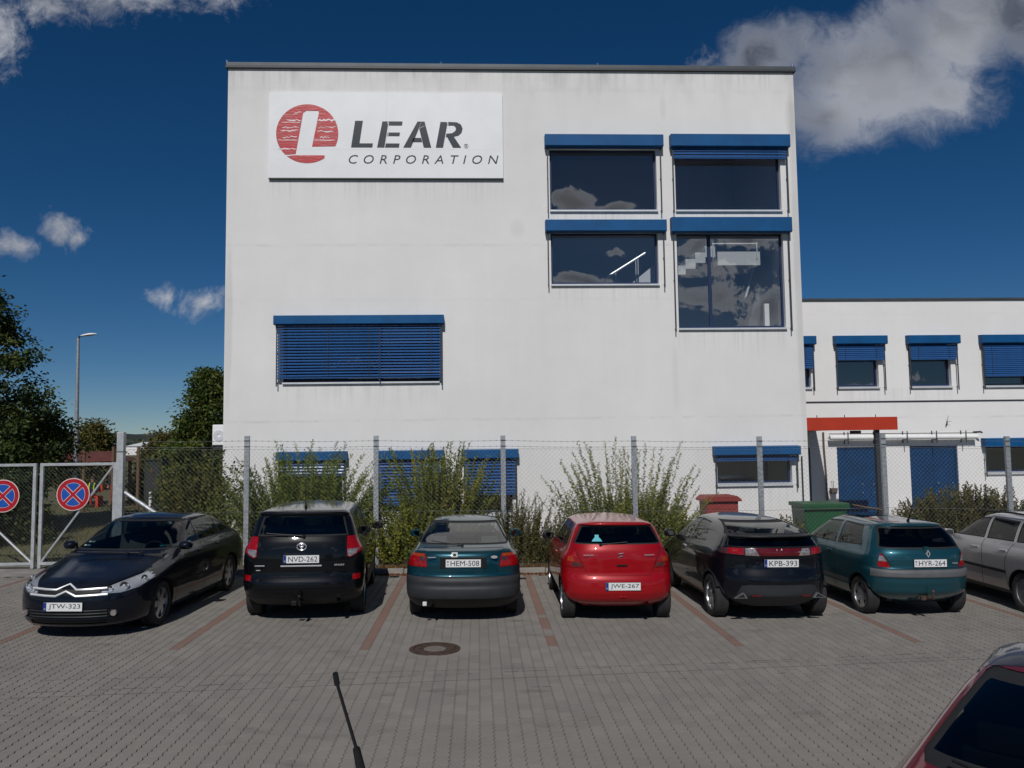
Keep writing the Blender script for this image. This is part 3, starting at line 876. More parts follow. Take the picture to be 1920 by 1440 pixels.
# rolled awning cassette above the doors
aw = thing('awning_tube', 'long white rolled awning tube on brackets above the blue doors', 'awning', (13.4, 24.8, 2.8), world=True)
MB().tube([(11.05, 24.80, 2.80), (15.82, 24.80, 2.78)], .075, 14).build('tube', M['white_paint'], aw, smooth=True)
MB().tube([(11.05, 24.86, 2.92), (15.85, 24.86, 2.90)], .012, 8).build('rod', M['dark_metal'], aw)
for xx in (11.6, 12.55, 13.5, 14.45, 15.4):
    b = MB(); b.box(xx - .012, xx + .012, 24.70, 24.995, 2.70, 2.715); b.box(xx - .012, xx + .012, 24.70, 24.72, 2.60, 2.98); b.box(xx - .012, xx + .012, 24.97, 24.996, 2.6, 2.98)
    b.build('bracket', M['dark_metal'], aw)
MB().tube([(15.75, 24.9, 2.92), (15.9, 24.75, 2.93), (15.95, 24.75, 2.90)], .03).build('end_cap', M['dark_metal'], aw)
# small wall things
an = thing('wall_antenna', 'small metal aerial bracket on the wing wall above the awning tube', 'antenna', (14.95, 24.95, 3.2), world=True)
b = MB(); b.tube([(14.93, 24.95, 3.14), (14.93, 24.9, 3.27)], .018); b.build('bracket', M['dark_metal'], an)
b = MB(); b.tube([(14.93, 24.9, 3.26), (14.96, 24.88, 3.46)], .006); b.tube([(14.9, 24.88, 3.26), (15.05, 24.88, 3.28)], .006); b.build('rod', M['dark_metal'], an)
pl = thing('hanging_lantern', 'small lantern hanging on the wall between door recess and first blue door', 'lantern', (11.15, 24.9, 1.0), world=True)
b = MB(); b.prism([(11.02, 1.22), (11.24, 1.22), (11.20, 1.05), (11.06, 1.05)], 24.78, 24.92); b.build('shade', M['brown_metal'], pl, fix=True)
MB().prism([(11.07, 1.05), (11.19, 1.05), (11.17, .88), (11.09, .88)], 24.8, 24.9).build('body', M['white_paint'], pl, fix=True)
b = MB(); b.tube([(11.13, 24.85, 1.22), (11.13, 24.85, 1.42)], .008); b.tube([(11.13, 24.85, 1.42), (11.13, 25.0, 1.42)], .008); b.build('hook', M['dark_metal'], pl)
dp = MB().tube([(10.92, 24.96, 2.98), (10.92, 24.96, 2.5), (10.96, 24.96, 1.6), (10.96, 24.96, gz(11))], .03, 8).build('drain_pipe', M['brown_metal'], None, smooth=True)
tag(dp, 'thin brown drain pipe under the orange canopy beside the doorway', 'pipe')
# ================================================================== CARS
mat('car_black_plastic', (0.010, 0.010, 0.011), 0.5, var=0.3, vscale=6, spec=0.3)
mat('car_grey_plastic', (0.030, 0.032, 0.036), 0.55, var=0.2, vscale=6, spec=0.35)
mat('car_strip_plastic', (0.10, 0.10, 0.105), 0.6, var=0.2, vscale=6)
mat('rubber', (0.012, 0.012, 0.013), 0.8, var=0.3, vscale=9)
mat('tyre', (0.022, 0.022, 0.023), 0.85, var=0.35, vscale=10, bump=0.3, bscale=50)
mat('trim', (0.03, 0.03, 0.032), 0.9)
mat('seat', (0.13, 0.13, 0.135), 0.95, var=0.3, vscale=8)
mat('rim_alloy', (0.50, 0.51, 0.53), 0.32, metal=0.85, var=0.2, vscale=8)
mat('rim_grey', (0.22, 0.22, 0.23), 0.5, metal=0.5, var=0.3, vscale=10)
mat('chrome', (0.88, 0.88, 0.90), 0.22, metal=0.75)
mat('lamp_red', (0.36, 0.004, 0.007), 0.2, coat=0.6, spec=.3, var=.45, vscale=30)
mat('lamp_dark_red', (0.13, 0.006, 0.010), 0.2, coat=0.7, spec=.3, var=.5, vscale=22)
mat('lamp_amber', (0.36, 0.045, 0.008), 0.2, coat=0.6, spec=.3, var=.3, vscale=30)
mat('lamp_clear', (0.48, 0.42, 0.42), 0.2, metal=0.5, coat=0.8, var=.55, vscale=32)
mat('lamp_smoke', (0.12, 0.045, 0.045), 0.2, metal=0.3, coat=0.6, var=.5, vscale=30)
mat('plate_white', (0.72, 0.72, 0.71), 0.4, var=0.06, vscale=20)
mat('plate_blue', (0.012, 0.03, 0.20), 0.4)
mat('plate_ink', (0.01, 0.01, 0.012), 0.5)
mat('reflector', (0.75, 0.77, 0.80), 0.14, metal=0.9)
mat('lamp_bowl', (0.60, 0.60, 0.62), 0.35, metal=0.3, var=.2, vscale=5)
mat('mirror_glass', (0.30, 0.31, 0.33), 0.05, metal=1.0)
mat('under_black', (0.008, 0.008, 0.008), 0.95)
mat('sticker', (0.65, 0.66, 0.64), 0.6)
mat('cyan_sticker', (0.02, 0.38, 0.45), 0.5)
glassmat('car_glass', (0.34, 0.40, 0.40), 1.5)
glassmat('car_glass_dark', (0.12, 0.135, 0.14), 1.5)
glassmat('car_glass_green', (0.60, 0.68, 0.64), 1.52)
glassmat('lens_glass', (0.86, 0.88, 0.90), 1.5)

def pchip(tab):
    xs_ = [a for a, b in tab]; ys_ = [b for a, b in tab]; n = len(xs_)
    h = [xs_[i + 1] - xs_[i] for i in range(n - 1)]
    d = [(ys_[i + 1] - ys_[i]) / h[i] for i in range(n - 1)]
    m = [d[0]] + [0.0] * (n - 2) + [d[-1]]
    for i in range(1, n - 1):
        if d[i - 1] * d[i] > 0:
            w1, w2 = 2 * h[i] + h[i - 1], h[i] + 2 * h[i - 1]
            m[i] = (w1 + w2) / (w1 / d[i - 1] + w2 / d[i])
    def f(x):
        if x <= xs_[0]: return ys_[0]
        if x >= xs_[-1]: return ys_[-1]
        i = 0
        while x > xs_[i + 1]: i += 1
        t = (x - xs_[i]) / h[i]
        return ys_[i] * (1 + 2 * t) * (1 - t) ** 2 + h[i] * m[i] * t * (1 - t) ** 2 + ys_[i + 1] * t * t * (3 - 2 * t) + h[i] * m[i + 1] * t * t * (t - 1)
    return f

def body_bm(sp):
    """stack of rounded horizontal slices between the side and end silhouettes"""
    fr, ff, fw = pchip(sp['rear']), pchip(sp['front']), pchip(sp['width'])
    fRr, fRf = pchip(sp['Rr']), pchip(sp['Rf'])
    nr, nf = sp.get('nr', 2.6), sp.get('nf', 2.6)
    zs_ = sorted(set([a for a, b in sp['rear']] + [a for a, b in sp['front']] + [a for a, b in sp['width']]))
    z0, H = zs_[0], zs_[-1]
    lv = []
    for i in range(len(zs_) - 1):
        a, b = zs_[i], zs_[i + 1]
        span = max(b - a, abs(fr(b) - fr(a)) * .45, abs(ff(b) - ff(a)) * .45)
        k = max(1, int(math.ceil(span / 0.055)))
        for j in range(k): lv.append(a + (b - a) * j / k)
    lv.append(H)
    m1, m2, m3 = 12, 15, 12
    bm = bmesh.new(); rings = []
    for z in lv:
        yr, yf, w = fr(z), ff(z), fw(z)
        Rr, Rf = fRr(z), fRf(z)
        tot = (yf - yr) * 0.96
        if Rr + Rf > tot:
            s_ = tot / (Rr + Rf); Rr *= s_; Rf *= s_
        pts = []
        for k in range(m1 + 1):
            p = pi / 2 * (k / m1) ** 1.25
            pts.append((w * max(sin(p), 0) ** (2 / nr), yr + Rr * (1 - max(cos(p), 0) ** (2 / nr))))
        ya, yb_ = yr + Rr, yf - Rf
        for k in range(1, m2):
            t = k / m2
            pts.append((w, ya + (yb_ - ya) * t))
        for k in range(m3 + 1):
            p = pi / 2 * (1 - (1 - k / m3)) if False else pi / 2 * (1 - (1 - k / m3) ** 1.0)
            q = pi / 2 * (1 - k / m3)
            q = pi / 2 * ((1 - k / m3) ** 1.25)
            pts.append((w * max(sin(q), 0) ** (2 / nf), yf - Rf * (1 - max(cos(q), 0) ** (2 / nf))))
        full = [(x, y) for x, y in pts] + [(-x, y) for x, y in reversed(pts[1:-1])]
        rings.append([bm.verts.new((x, y, z)) for x, y in full])
    n = len(rings[0])
    for i in range(len(rings) - 1):
        for k in range(n):
            k2 = (k + 1) % n
            bm.faces.new((rings[i][k], rings[i][k2], rings[i + 1][k2], rings[i + 1][k]))
    # close roof with strips across
    h2 = n // 2
    top = rings[-1]
    for k in range(h2):
        a, b = top[k], top[k + 1]; c, d = top[(n - k - 1) % n], top[(n - k) % n]
        vs_ = []
        for v in (a, b, c, d):
            if v not in vs_: vs_.append(v)
        if len(vs_) >= 3: bm.faces.new(vs_)
    bm.normal_update()
    if sum(f.normal.z * f.calc_area() for f in bm.faces if f.calc_center_median().z > H * .9) < 0:
        bmesh.ops.reverse_faces(bm, faces=bm.faces)
    # belt / swage creases
    for fn in sp.get('sculpt', []): fn(bm)
    bm.normal_update()
    return bm

def planes_from_poly(poly, view):
    """outward (co,no) planes of a convex polygon; view gives the projection"""
    cx_ = sum(p[0] for p in poly) / len(poly); cz_ = sum(p[1] for p in poly) / len(poly)
    res = []
    for i in range(len(poly)):
        (a, b), (c, d) = poly[i], poly[(i + 1) % len(poly)]
        nx_, nz_ = d - b, -(c - a)
        l = sqrt(nx_ * nx_ + nz_ * nz_)
        if l < 1e-9: continue
        nx_ /= l; nz_ /= l
        if (cx_ - a) * nx_ + (cz_ - b) * nz_ > 0: nx_, nz_ = -nx_, -nz_
        if view in ('rear', 'front'): res.append((Vector((a, 0, b)), Vector((nx_, 0, nz_))))
        elif view == 'side': res.append((Vector((0, a, b)), Vector((0, nx_, nz_))))
        else: res.append((Vector((a, b, 0)), Vector((nx_, nz_, 0))))
    return res

def bbox_of(poly, view):
    i, j = {'rear': (0, 2), 'front': (0, 2), 'side': (1, 2), 'top': (0, 1)}[view]
    a = [p[0] for p in poly]; b = [p[1] for p in poly]
    return (i, j, min(a) - .36, max(a) + .36, min(b) - .36, max(b) + .36)

class CarCut:
    def __init__(self, bm):
        self.bm = bm
        self.reg = bm.faces.layers.int.new('reg')
        self.names = ['body']
    def rid(self, name):
        if name not in self.names: self.names.append(name)
        return self.names.index(name)
    def filt(self, view, xs_, ylim):
        def ok(f):
            c = f.calc_center_median(); n = f.normal
            if xs_ and c.x * xs_ < -1e-4: return False
            if ylim and not (ylim[0] <= c.y <= ylim[1]): return False
            if view == 'rear': return n.y < 0.12
            if view == 'front': return n.y > -0.12
            if view == 'side': return abs(n.x) > 0.2
            return n.z > 0.2
        return ok
    def cut(self, planes, ok, box=None, only=None):
        """split the candidate faces along the planes, return those inside all"""
        bm = self.bm
        cand = []
        for f in (bm.faces if only is None else only):
            if box:
                c = f.verts[0].co
                if not (box[2] < c[box[0]] < box[3] and box[4] < c[box[1]] < box[5]): continue
            if not ok(f): continue
            out = False
            for co_, no in planes:
                if all((v.co - co_).dot(no) > 1e-5 for v in f.verts): out = True; break
            if not out: cand.append(f)
        for co_, no in planes:
            cs = [f for f in cand if f.is_valid]
            geom = set(cs)
            for f in cs:
                geom.update(f.edges); geom.update(f.verts)
            r = bmesh.ops.bisect_plane(bm, geom=list(geom), plane_co=co_, plane_no=no, dist=1e-5)
            cand = [g for g in r['geom'] if isinstance(g, bmesh.types.BMFace)]
            cand = [f for f in cand if f.is_valid and (f.calc_center_median() - co_).dot(no) < 0]
        return cand
    def region(self, name, poly, view, mirror=True, seam=0.0, ylim=None, seamname='seam', sides=None):
        ops = []
        if view in ('rear', 'front', 'top') and mirror:
            ops = [(poly, 1), ([(-a, b) for a, b in poly], -1)]
        elif view == 'side':
            ops = [(poly, s) for s in ((1, -1) if sides is None else sides)]
        else:
            ops = [(poly, 0)]
        rid = self.rid(name)
        for pl, s in ops:
            ok = self.filt(view, s if view == 'side' else 0, ylim)
            P_ = planes_from_poly(pl, view)
            fs = self.cut(P_, ok, bbox_of(pl, view))
            if seam:
                sid = self.rid(seamname)
                for f in fs: f[self.reg] = sid
                P2 = [(c - n * seam, n) for c, n in P_]
                inn = self.cut(P2, ok, None, fs)
                for f in inn: f[self.reg] = rid
            else:
                for f in fs: f[self.reg] = rid
    def delete(self, poly, view, ylim=None, sides=None):
        for s in ((1, -1) if sides is None else sides):
            ok = self.filt(view, s, ylim)
            fs = self.cut(planes_from_poly(poly, view), ok, bbox_of(poly, view))
            bmesh.ops.delete(self.bm, geom=[f for f in fs if f.is_valid], context='FACES')

def circle_poly(cy, cz, r, n=22, squash=1.0):
    return [(cy + r * cos(2 * pi * k / n), cz + r * squash * sin(2 * pi * k / n)) for k in range(n)]

def extract(cc, name, rid, mats, parent, side=None, offset=0.0, normals=None, thick=0.0):
    bm = cc.bm
    fs = [f for f in bm.faces if f[cc.reg] == rid and (side is None or f.calc_center_median().x * side > 0)]
    if not fs: return None
    idx, vs_, nn, faces = {}, [], [], []
    for f in fs:
        loop = []
        for v in f.verts:
            if v not in idx:
                idx[v] = len(vs_); n = normals[v]
                vs_.append(v.co + n * offset); nn.append(n)
            loop.append(idx[v])
        faces.append(loop)
    me = bpy.data.meshes.new(name)
    me.from_pydata(vs_, [], faces)
    me.polygons.foreach_set('use_smooth', [True] * len(faces))
    me.update()
    me.normals_split_custom_set_from_vertices([tuple(n) for n in nn])
    o = mkobj(name, me, parent, mats)
    return o

wheel_cache = {}
def wheel(parent, x, y, r, w, style, side):
    key = (round(r, 3), round(w, 3), style)
    if key not in wheel_cache:
        rr = r * {'alloy5': .70, 'hub': .68, 'alloy7': .70, 'alloyY': .69}.get(style, .68)
        tb = MB(); n = 40
        prof = [(rr - .004, -w * .40), (rr + .012, -w * .49), (r * .93, -w * .5), (r * .985, -w * .42), (r, -w * .30), (r, -w * .12), (r * .992, -w * .11), (r * .992, -w * .07), (r, -w * .06), (r, w * .06), (r * .992, w * .07), (r * .992, w * .11), (r, w * .12), (r, w * .30), (r * .985, w * .42), (r * .93, w * .5), (rr + .012, w * .49), (rr - .004, w * .40)]
        m = len(prof)
        for k in range(n):
            t = 2 * pi * k / n
            for (rad, xx) in prof: tb.v.append((xx, rad * cos(t), rad * sin(t)))
        for k in range(n):
            k2 = (k + 1) % n
            for i in range(m - 1): tb.f.append((k * m + i, k * m + i + 1, k2 * m + i + 1, k2 * m + i)); tb.mi.append(0)
        tyre = tb.mesh('tyre'); tyre.materials.append(M['tyre']); tyre.polygons.foreach_set('use_smooth', [True] * len(tyre.polygons)); tyre.set_sharp_from_angle(angle=radians(35))
        rb = MB()
        # barrel + dish (outer side = +x)
        prof2 = [(rr, -w * .4), (rr, w * .42), (rr - .018, w * .43), (rr - .022, w * .30), (rr * .2, w * .02), (0.001, w * .02)]
        m2 = len(prof2)
        b0 = len(rb.v)
        for k in range(n):
            t = 2 * pi * k / n
            for (rad, xx) in prof2: rb.v.append((xx, rad * cos(t), rad * sin(t)))
        for k in range(n):
            k2 = (k + 1) % n
            for i in range(m2 - 1): rb.f.append((k * m2 + i, k * m2 + i + 1, k2 * m2 + i + 1, k2 * m2 + i)); rb.mi.append(1 if i >= 3 else 0)
        ns = {'alloy5': 5, 'hub': 8, 'alloy7': 7, 'alloyY': 6}[style]
        for k in range(ns):
            t = 2 * pi * k / ns + .2
            wd = {'alloy5': .052, 'hub': .045, 'alloy7': .036, 'alloyY': .04}[style]
            wo = wd * (1.9 if style == 'hub' else 1.15)
            d = Vector((0, cos(t), sin(t))); e = Vector((0, -sin(t), cos(t)))
            xo, xi = w * .36, w * .40
            p = []
            for (rad, hw, xx) in ((.035, wd, xi), (rr - .02, wo, xo), (rr - .02, wo, xo - .04), (.035, wd, xi - .05)):
                p += [d * rad - e * hw + Vector((xx, 0, 0)), d * rad + e * hw + Vector((xx, 0, 0))]
            rb.add(p, [(0, 1, 3, 2), (2, 3, 5, 4), (0, 2, 4, 6), (1, 7, 5, 3), (6, 4, 5, 7)], 0)
        # hub cap
        b0 = []
        for k in range(16):
            t = 2 * pi * k / 16
            b0.append((w * .43, .045 * cos(t), .045 * sin(t)))
        for k in range(16):
            t = 2 * pi * k / 16
            b0.append((w * .36, .065 * cos(t), .065 * sin(t)))
        rb.add(b0, [tuple(range(16))] + [(i, i + 16, (i + 1) % 16 + 16, (i + 1) % 16) for i in range(16)], 0)
        rim = rb.mesh('rim')
        rim.materials.append(M['rim_grey' if style == 'hub' else 'rim_alloy']); rim.materials.append(M['car_black_plastic'])
        rim.polygons.foreach_set('use_smooth', [True] * len(rim.polygons)); rim.set_sharp_from_angle(angle=radians(35))
        wheel_cache[key] = (tyre, rim)
    tyre, rim = wheel_cache[key]
    # hub carries tyre and rim
    hb = MB().tube([(-.03, 0, 0), (.03, 0, 0)], .05, 10).build('wheel', M['car_black_plastic'], parent)
    hb.location = (x, y, r); hb.rotation_euler = (random.uniform(0, 1), 0, 0 if side > 0 else pi)
    for nme, me in (('tyre', tyre), ('rim', rim)):
        o = bpy.data.objects.new(nme, me); COL.objects.link(o); o.parent = hb
    return hb

def number_plate(parent, txt, x, y, z, rx=0.0, w=0.52, h=0.112, front=False, eu=True, frame=True):
    """plate facing -y (or +y when front)"""
    b = MB(); b.box(-w / 2 - .006, w / 2 + .006, .0, .012, -h / 2 - .012, h / 2 + .004)
    fr = b.build('plate_holder', M['car_black_plastic'], parent, bevel=.003)
    fr.location = (x, y, z); fr.rotation_euler = (rx, 0, pi if front else 0)
    MB().box(-w / 2, w / 2, -.004, .0, -h / 2, h / 2).build('number_plate', M['plate_white'], fr)
    if eu: MB().box(-w / 2 + .001, -w / 2 + .042, -.0055, -.0041, -h / 2 + .001, h / 2 - .001).build('blue_band', M['plate_blue'], fr)
    else:
        me = text_mesh('H', .04, extrude=.0005, width=.022, height=.03)
        o = mkobj('country_letter', me, fr, M['plate_ink']); o.rotation_euler = (pi / 2, 0, 0); o.location = (-w / 2 + .03, -.0045, -.02)
        MB().box(-w / 2 + .015, -w / 2 + .045, -.0055, -.0042, .012, .035).build('flag', M['reflector'], fr)
    if eu:
        me = text_mesh('H', .04, extrude=.0005, width=.016, height=.022)
        o = mkobj('country_letter', me, fr, M['plate_white']); o.rotation_euler = (pi / 2, 0, 0); o.location = (-w / 2 + .021, -.006, -.028)
    me = text_mesh(txt, .1, extrude=.0004, width=w - .095, height=h * .68, offset=0.0)
    o = mkobj('plate_lettering', me, fr, M['plate_ink'])
    o.rotation_euler = (pi / 2, 0, 0); o.location = (.024, -.0055, 0)
    return fr

def mirror_mb(sx):
    b = MB()
    vs_ = []; n = 14
    prof = [(.004, .0), (.0, .80), (.012, .98), (.05, 1.0), (.10, .85), (.13, .5), (.14, 0.02)]
    for (yy, s_) in prof:
        for k in range(n):
            t = 2 * pi * k / n
            c_, q = cos(t), sin(t)
            vs_.append((.10 * s_ * abs(c_) ** .7 * (1 if c_ > 0 else -1), yy, .068 * s_ * abs(q) ** .7 * (1 if q > 0 else -1)))
    fs = []
    for i in range(len(prof) - 1):
        for k in range(n):
            fs.append((i * n + k, i * n + (k + 1) % n, (i + 1) * n + (k + 1) % n, (i + 1) * n + k))
    b.add(vs_, fs)
    return b

def build_car(name, label, sp, loc, heading, paintmat, plate=None, scale=1.03, group=None):
    car = thing(name, label, 'car', (loc[0], loc[1], gz(loc[0])), (0, 0, 0), group)
    # lie on the cross slope of the car park
    car.rotation_mode = 'QUATERNION'
    car.rotation_quaternion = (Matrix.Rotation(SLOPE, 3, 'Y') @ Matrix.Rotation(heading, 3, 'Z')).to_quaternion()
    car.scale = (scale, scale, scale)
    bm = body_bm(sp)
    cc = CarCut(bm)
    ro, wb, tr, wr = sp['ro'], sp['wb'], sp['track'], sp['wr']
    zb = sp['rear'][0][0]
    sw = fw_ = pchip(sp['width'])
    # lower cladding / bumpers first, then openings and lamps
    for (rn, poly, view, kw) in sp['regions']:
        cc.region(rn, poly, view, **kw)
    ar = wr + sp.get('archgap', .045)
    for yy in (ro, ro + wb):
        if sp.get('archlip'):
            cc.region('arch_lip', circle_poly(yy, wr, ar + .035), 'side')
        else:
            cc.region('seam', circle_poly(yy, wr, ar + .006), 'side')
        cc.delete(circle_poly(yy, wr, ar), 'side')
    bm.normal_update()
    normals = {v: v.normal.copy() for v in bm.verts}
    P = paintmat
    base = {'body': P, 'seam': M['rubber'], 'bumper': P, 'bumper_dark': M['car_black_plastic'], 'bumper_grey': M['car_grey_plastic'], 'arch_lip': M['car_grey_plastic']}
    base.update(sp.get('mats', {}))
    # body = paint + rubber joints in one shell
    o_body = extract(cc, 'body', cc.rid('body'), P, car, normals=normals)
    o_seam = extract(cc, 'door_seal', cc.rid('seam'), M['rubber'], car, offset=-.006, normals=normals)
    for i, nme in enumerate(cc.names):
        if nme in ('body', 'seam'): continue
        m_ = sp['regmats'].get(nme) or base.get(nme) or P
        if isinstance(m_, str): m_ = M[m_] if m_ != 'paint' else P
        off = {'win': -.006, 'glass': -.006}.get(nme.split('_')[0], 0.0)
        pretty = sp.get('pretty', {}).get(nme, nme)
        if nme.startswith('win') or nme in sp.get('paired', ()):
            for s_ in (1, -1): extract(cc, pretty if not nme.startswith('win') else 'side_window', i, m_, car, side=s_, offset=off + sp.get('off', {}).get(nme, 0), normals=normals)
        else:
            extract(cc, pretty, i, m_, car, offset=off + sp.get('off', {}).get(nme, 0), normals=normals)
    if 'glass_headlamp' in cc.names:
        for s_ in (1, -1): extract(cc, 'headlamp_housing', cc.rid('glass_headlamp'), M['lamp_bowl'], car, side=s_, offset=-.035, normals=normals)
    # inner shell so that the cabin is lined
    lin = MB(); idx = {}
    glassids = [i for i, nme in enumerate(cc.names) if nme.startswith('win') or nme.startswith('glass')]
    for f in bm.faces:
        if f[cc.reg] in glassids: continue
        if f.calc_center_median().z < zb + .12: continue
        loop = []
        for v in reversed(f.verts):
            if v not in idx:
                idx[v] = len(lin.v); lin.v.append(tuple(v.co - normals[v] * .022))
            loop.append(idx[v])
        lin.f.append(tuple(loop)); lin.mi.append(0)
    lin.build('interior_lining', M['trim'], car, smooth=True)
    bm.free()
    # underbody, arch liners
    fr, ff = pchip(sp['rear']), pchip(sp['front'])
    L0, L1 = fr(zb), ff(zb)
    ub = MB(); w = sw(zb)
    segs = [(L0 + .05, ro - ar), (ro + ar, ro + wb - ar), (ro + wb + ar, L1 - .05)]
    for i_, (a, b_) in enumerate(segs):
        k_ = .96 if i_ == 1 else .60
        ub.box(-w * k_, w * k_, a, b_, zb + .002, zb + .05)
    ub.box(-tr / 2 + .16, tr / 2 - .16, L0 + .1, L1 - .1, zb + .004, zb + .30)
    ub.build('underbody', M['under_black'], car)
    for yy in (ro, ro + wb):
        for s_ in (1, -1):
            b = MB(); n = 18
            a0 = math.asin(max(-.6, min(.6, (zb + .09 - wr) / ar)))
            a0 = max(a0, .42)
            xo = (sw(zb + .10) - .035) * s_; xi = (tr / 2 - .17) * s_
            for k in range(n + 1):
                t = a0 + (pi - 2 * a0) * k / n
                b.v += [(xo, yy + ar * 1.01 * cos(t), wr + ar * 1.01 * sin(t)), (xi, yy + ar * 1.01 * cos(t), wr + ar * 1.01 * sin(t))]
            for k in range(n): b.f.append((2 * k, 2 * k + 1, 2 * k + 3, 2 * k + 2)); b.mi.append(0)
            b.add([(xi, yy + ar * 1.01 * cos(a0 + (pi - 2 * a0) * k / 12), wr + ar * 1.01 * sin(a0 + (pi - 2 * a0) * k / 12)) for k in range(13)], [tuple(range(13))])
            # upper band closes the gap towards the flank
            b0 = len(b.v); xw = (sw(min(wr + ar, sp['belt'] - .1)) - .015) * s_
            for k in range(n + 1):
                t = .5 + (pi - 1.0) * k / n
                b.v += [((sw(wr + ar * sin(t)) - .012) * s_, yy + ar * 1.012 * cos(t), wr + ar * 1.012 * sin(t)), (xo * .98, yy + ar * 1.012 * cos(t), wr + ar * 1.012 * sin(t))]
            for k in range(n): b.f.append((b0 + 2 * k, b0 + 2 * k + 1, b0 + 2 * k + 3, b0 + 2 * k + 2)); b.mi.append(0)
            b.build('arch_liner', M['under_black'], car)
            wheel(car, (tr / 2) * s_, yy, wr, sp.get('tw', .195), sp['wheel'], s_)
    # cabin
    fl = MB(); fl.box(-w * .9, w * .9, ro - .3, ro + wb - .2, zb + .1, zb + .14); fl.build('cabin_floor', M['trim'], car)
    cz, hz_ = sp['belt'], sp['H']
    dy = sp['cowl']
    MB().prismx([(dy - .02, cz - .02), (dy - .55, cz - .03), (dy - .60, cz - .28), (dy - .1, cz - .35)], -sw(cz) * .92, sw(cz) * .92).build('dashboard', M['trim'], car, fix=True, bevel=.02)
    sy = sp.get('seat_y', ro + wb * .42)
    for s_ in (1, -1):
        b = MB(); b.prismx([(sy, zb + .25), (sy + .12, zb + .25), (sy - .08, cz + .12), (sy - .18, cz + .12)], s_ * .37 - .22, s_ * .37 + .22)
        b.prismx([(sy + .1, zb + .25), (sy + .6, zb + .22), (sy + .6, zb + .36), (sy + .08, zb + .36)], s_ * .37 - .23, s_ * .37 + .23)
        seat = b.build('seat', M['seat'], car, fix=True, bevel=.03, smooth=True)
        MB().prismx([(sy - .10, cz + .15), (sy - .01, cz + .15), (sy - .05, min(cz + .33, hz_ - .16)), (sy - .13, min(cz + .33, hz_ - .16))], s_ * .37 - .12, s_ * .37 + .12).build('headrest', M['seat'], seat, fix=True, bevel=.03, smooth=True)
    by_ = sp.get('bench_y', ro + .25)
    b = MB(); b.prismx([(by_, zb + .3), (by_ + .12, zb + .3), (by_ - .02, cz + .02), (by_ - .14, cz + .02)], -.6, .6)
    bench = b.build('rear_seat', M['seat'], car, fix=True, bevel=.03, smooth=True)
    for hx in (-.4, .4):
        MB().prismx([(by_ - .12, cz + .03), (by_ - .03, cz + .03), (by_ - .06, cz + .17), (by_ - .14, cz + .17)], hx - .12, hx + .12).build('headrest', M['seat'], bench, fix=True, bevel=.02, smooth=True)
    b = MB(); n = 24
    scy, scz, scx = dy - .62, cz - .06, -.37
    ring = [(scx + .175 * cos(2 * pi * k / n), scy + .06 * sin(2 * pi * k / n), scz + .165 * sin(2 * pi * k / n)) for k in range(n + 1)]
    b.tube(ring, .014, 6, cap=False); b.box(scx - .16, scx + .16, scy - .01, scy + .02, scz - .03, scz + .03)
    b.build('steering_wheel', M['trim'], car)
    # mirrors
    my, mz = sp['mirror']
    for s_ in ((1, -1) if not sp.get('nomirror') else ()):
        mm = mirror_mb(s_).build('door_mirror', sp.get('mirror_mat') and M[sp['mirror_mat']] or P, car, smooth=True)
        wx = sw(mz) + .115
        mm.location = (wx * s_, my - .06, mz + .03)
        mg = MB().prism([(-.07, -.03), (-.055, -.042), (.055, -.042), (.07, -.03), (.07, .03), (.055, .042), (-.055, .042), (-.07, .03)], -.003, .004).build('mirror_glass', M['mirror_glass'], mm, fix=True)
        mg.rotation_euler = (radians(7), 0, s_ * radians(12))
        MB().box(-.115 * s_ if s_ > 0 else .03, -.03 if s_ > 0 else .115, .03, .09, -.05, -.015).build('mirror_arm', M['car_black_plastic'], mm)
    for (hy, hz2) in sp.get('handles', []):
        for s_ in (1, -1):
            x_ = sw(hz2) * s_
            b = MB(); b.box(x_ - .02, x_ + .022, hy - .09, hy + .09, hz2 - .016, hz2 + .016)
            b.build('door_handle', sp.get('handle_mat') and M[sp['handle_mat']] or P, car, bevel=.008, smooth=True)
    sp_extra = sp.get('extra')
    if sp_extra: sp_extra(car, sp, P)
    return car

def wiper(car, x0, x1, y, z0, z1, ry=0.0):
    b = MB(); b.tube([(x0, y, z0), (x1, y + ry, z1)], [.012, .006], 6)
    b.tube([(x1 - .22 * (1 if x1 > x0 else -1) * .0 - (x1 - x0) * .45, y - .012 + ry * .55, z0 + (z1 - z0) * .55), (x1 + (x1 - x0) * .25, y - .012 + ry * 1.25, z1 + (z1 - z0) * .25)], .008, 6)
    b.tube([(x0, y - .015, z0), (x0, y + .04, z0)], .022, 8)
    b.build('wiper', M['car_black_plastic'], car)

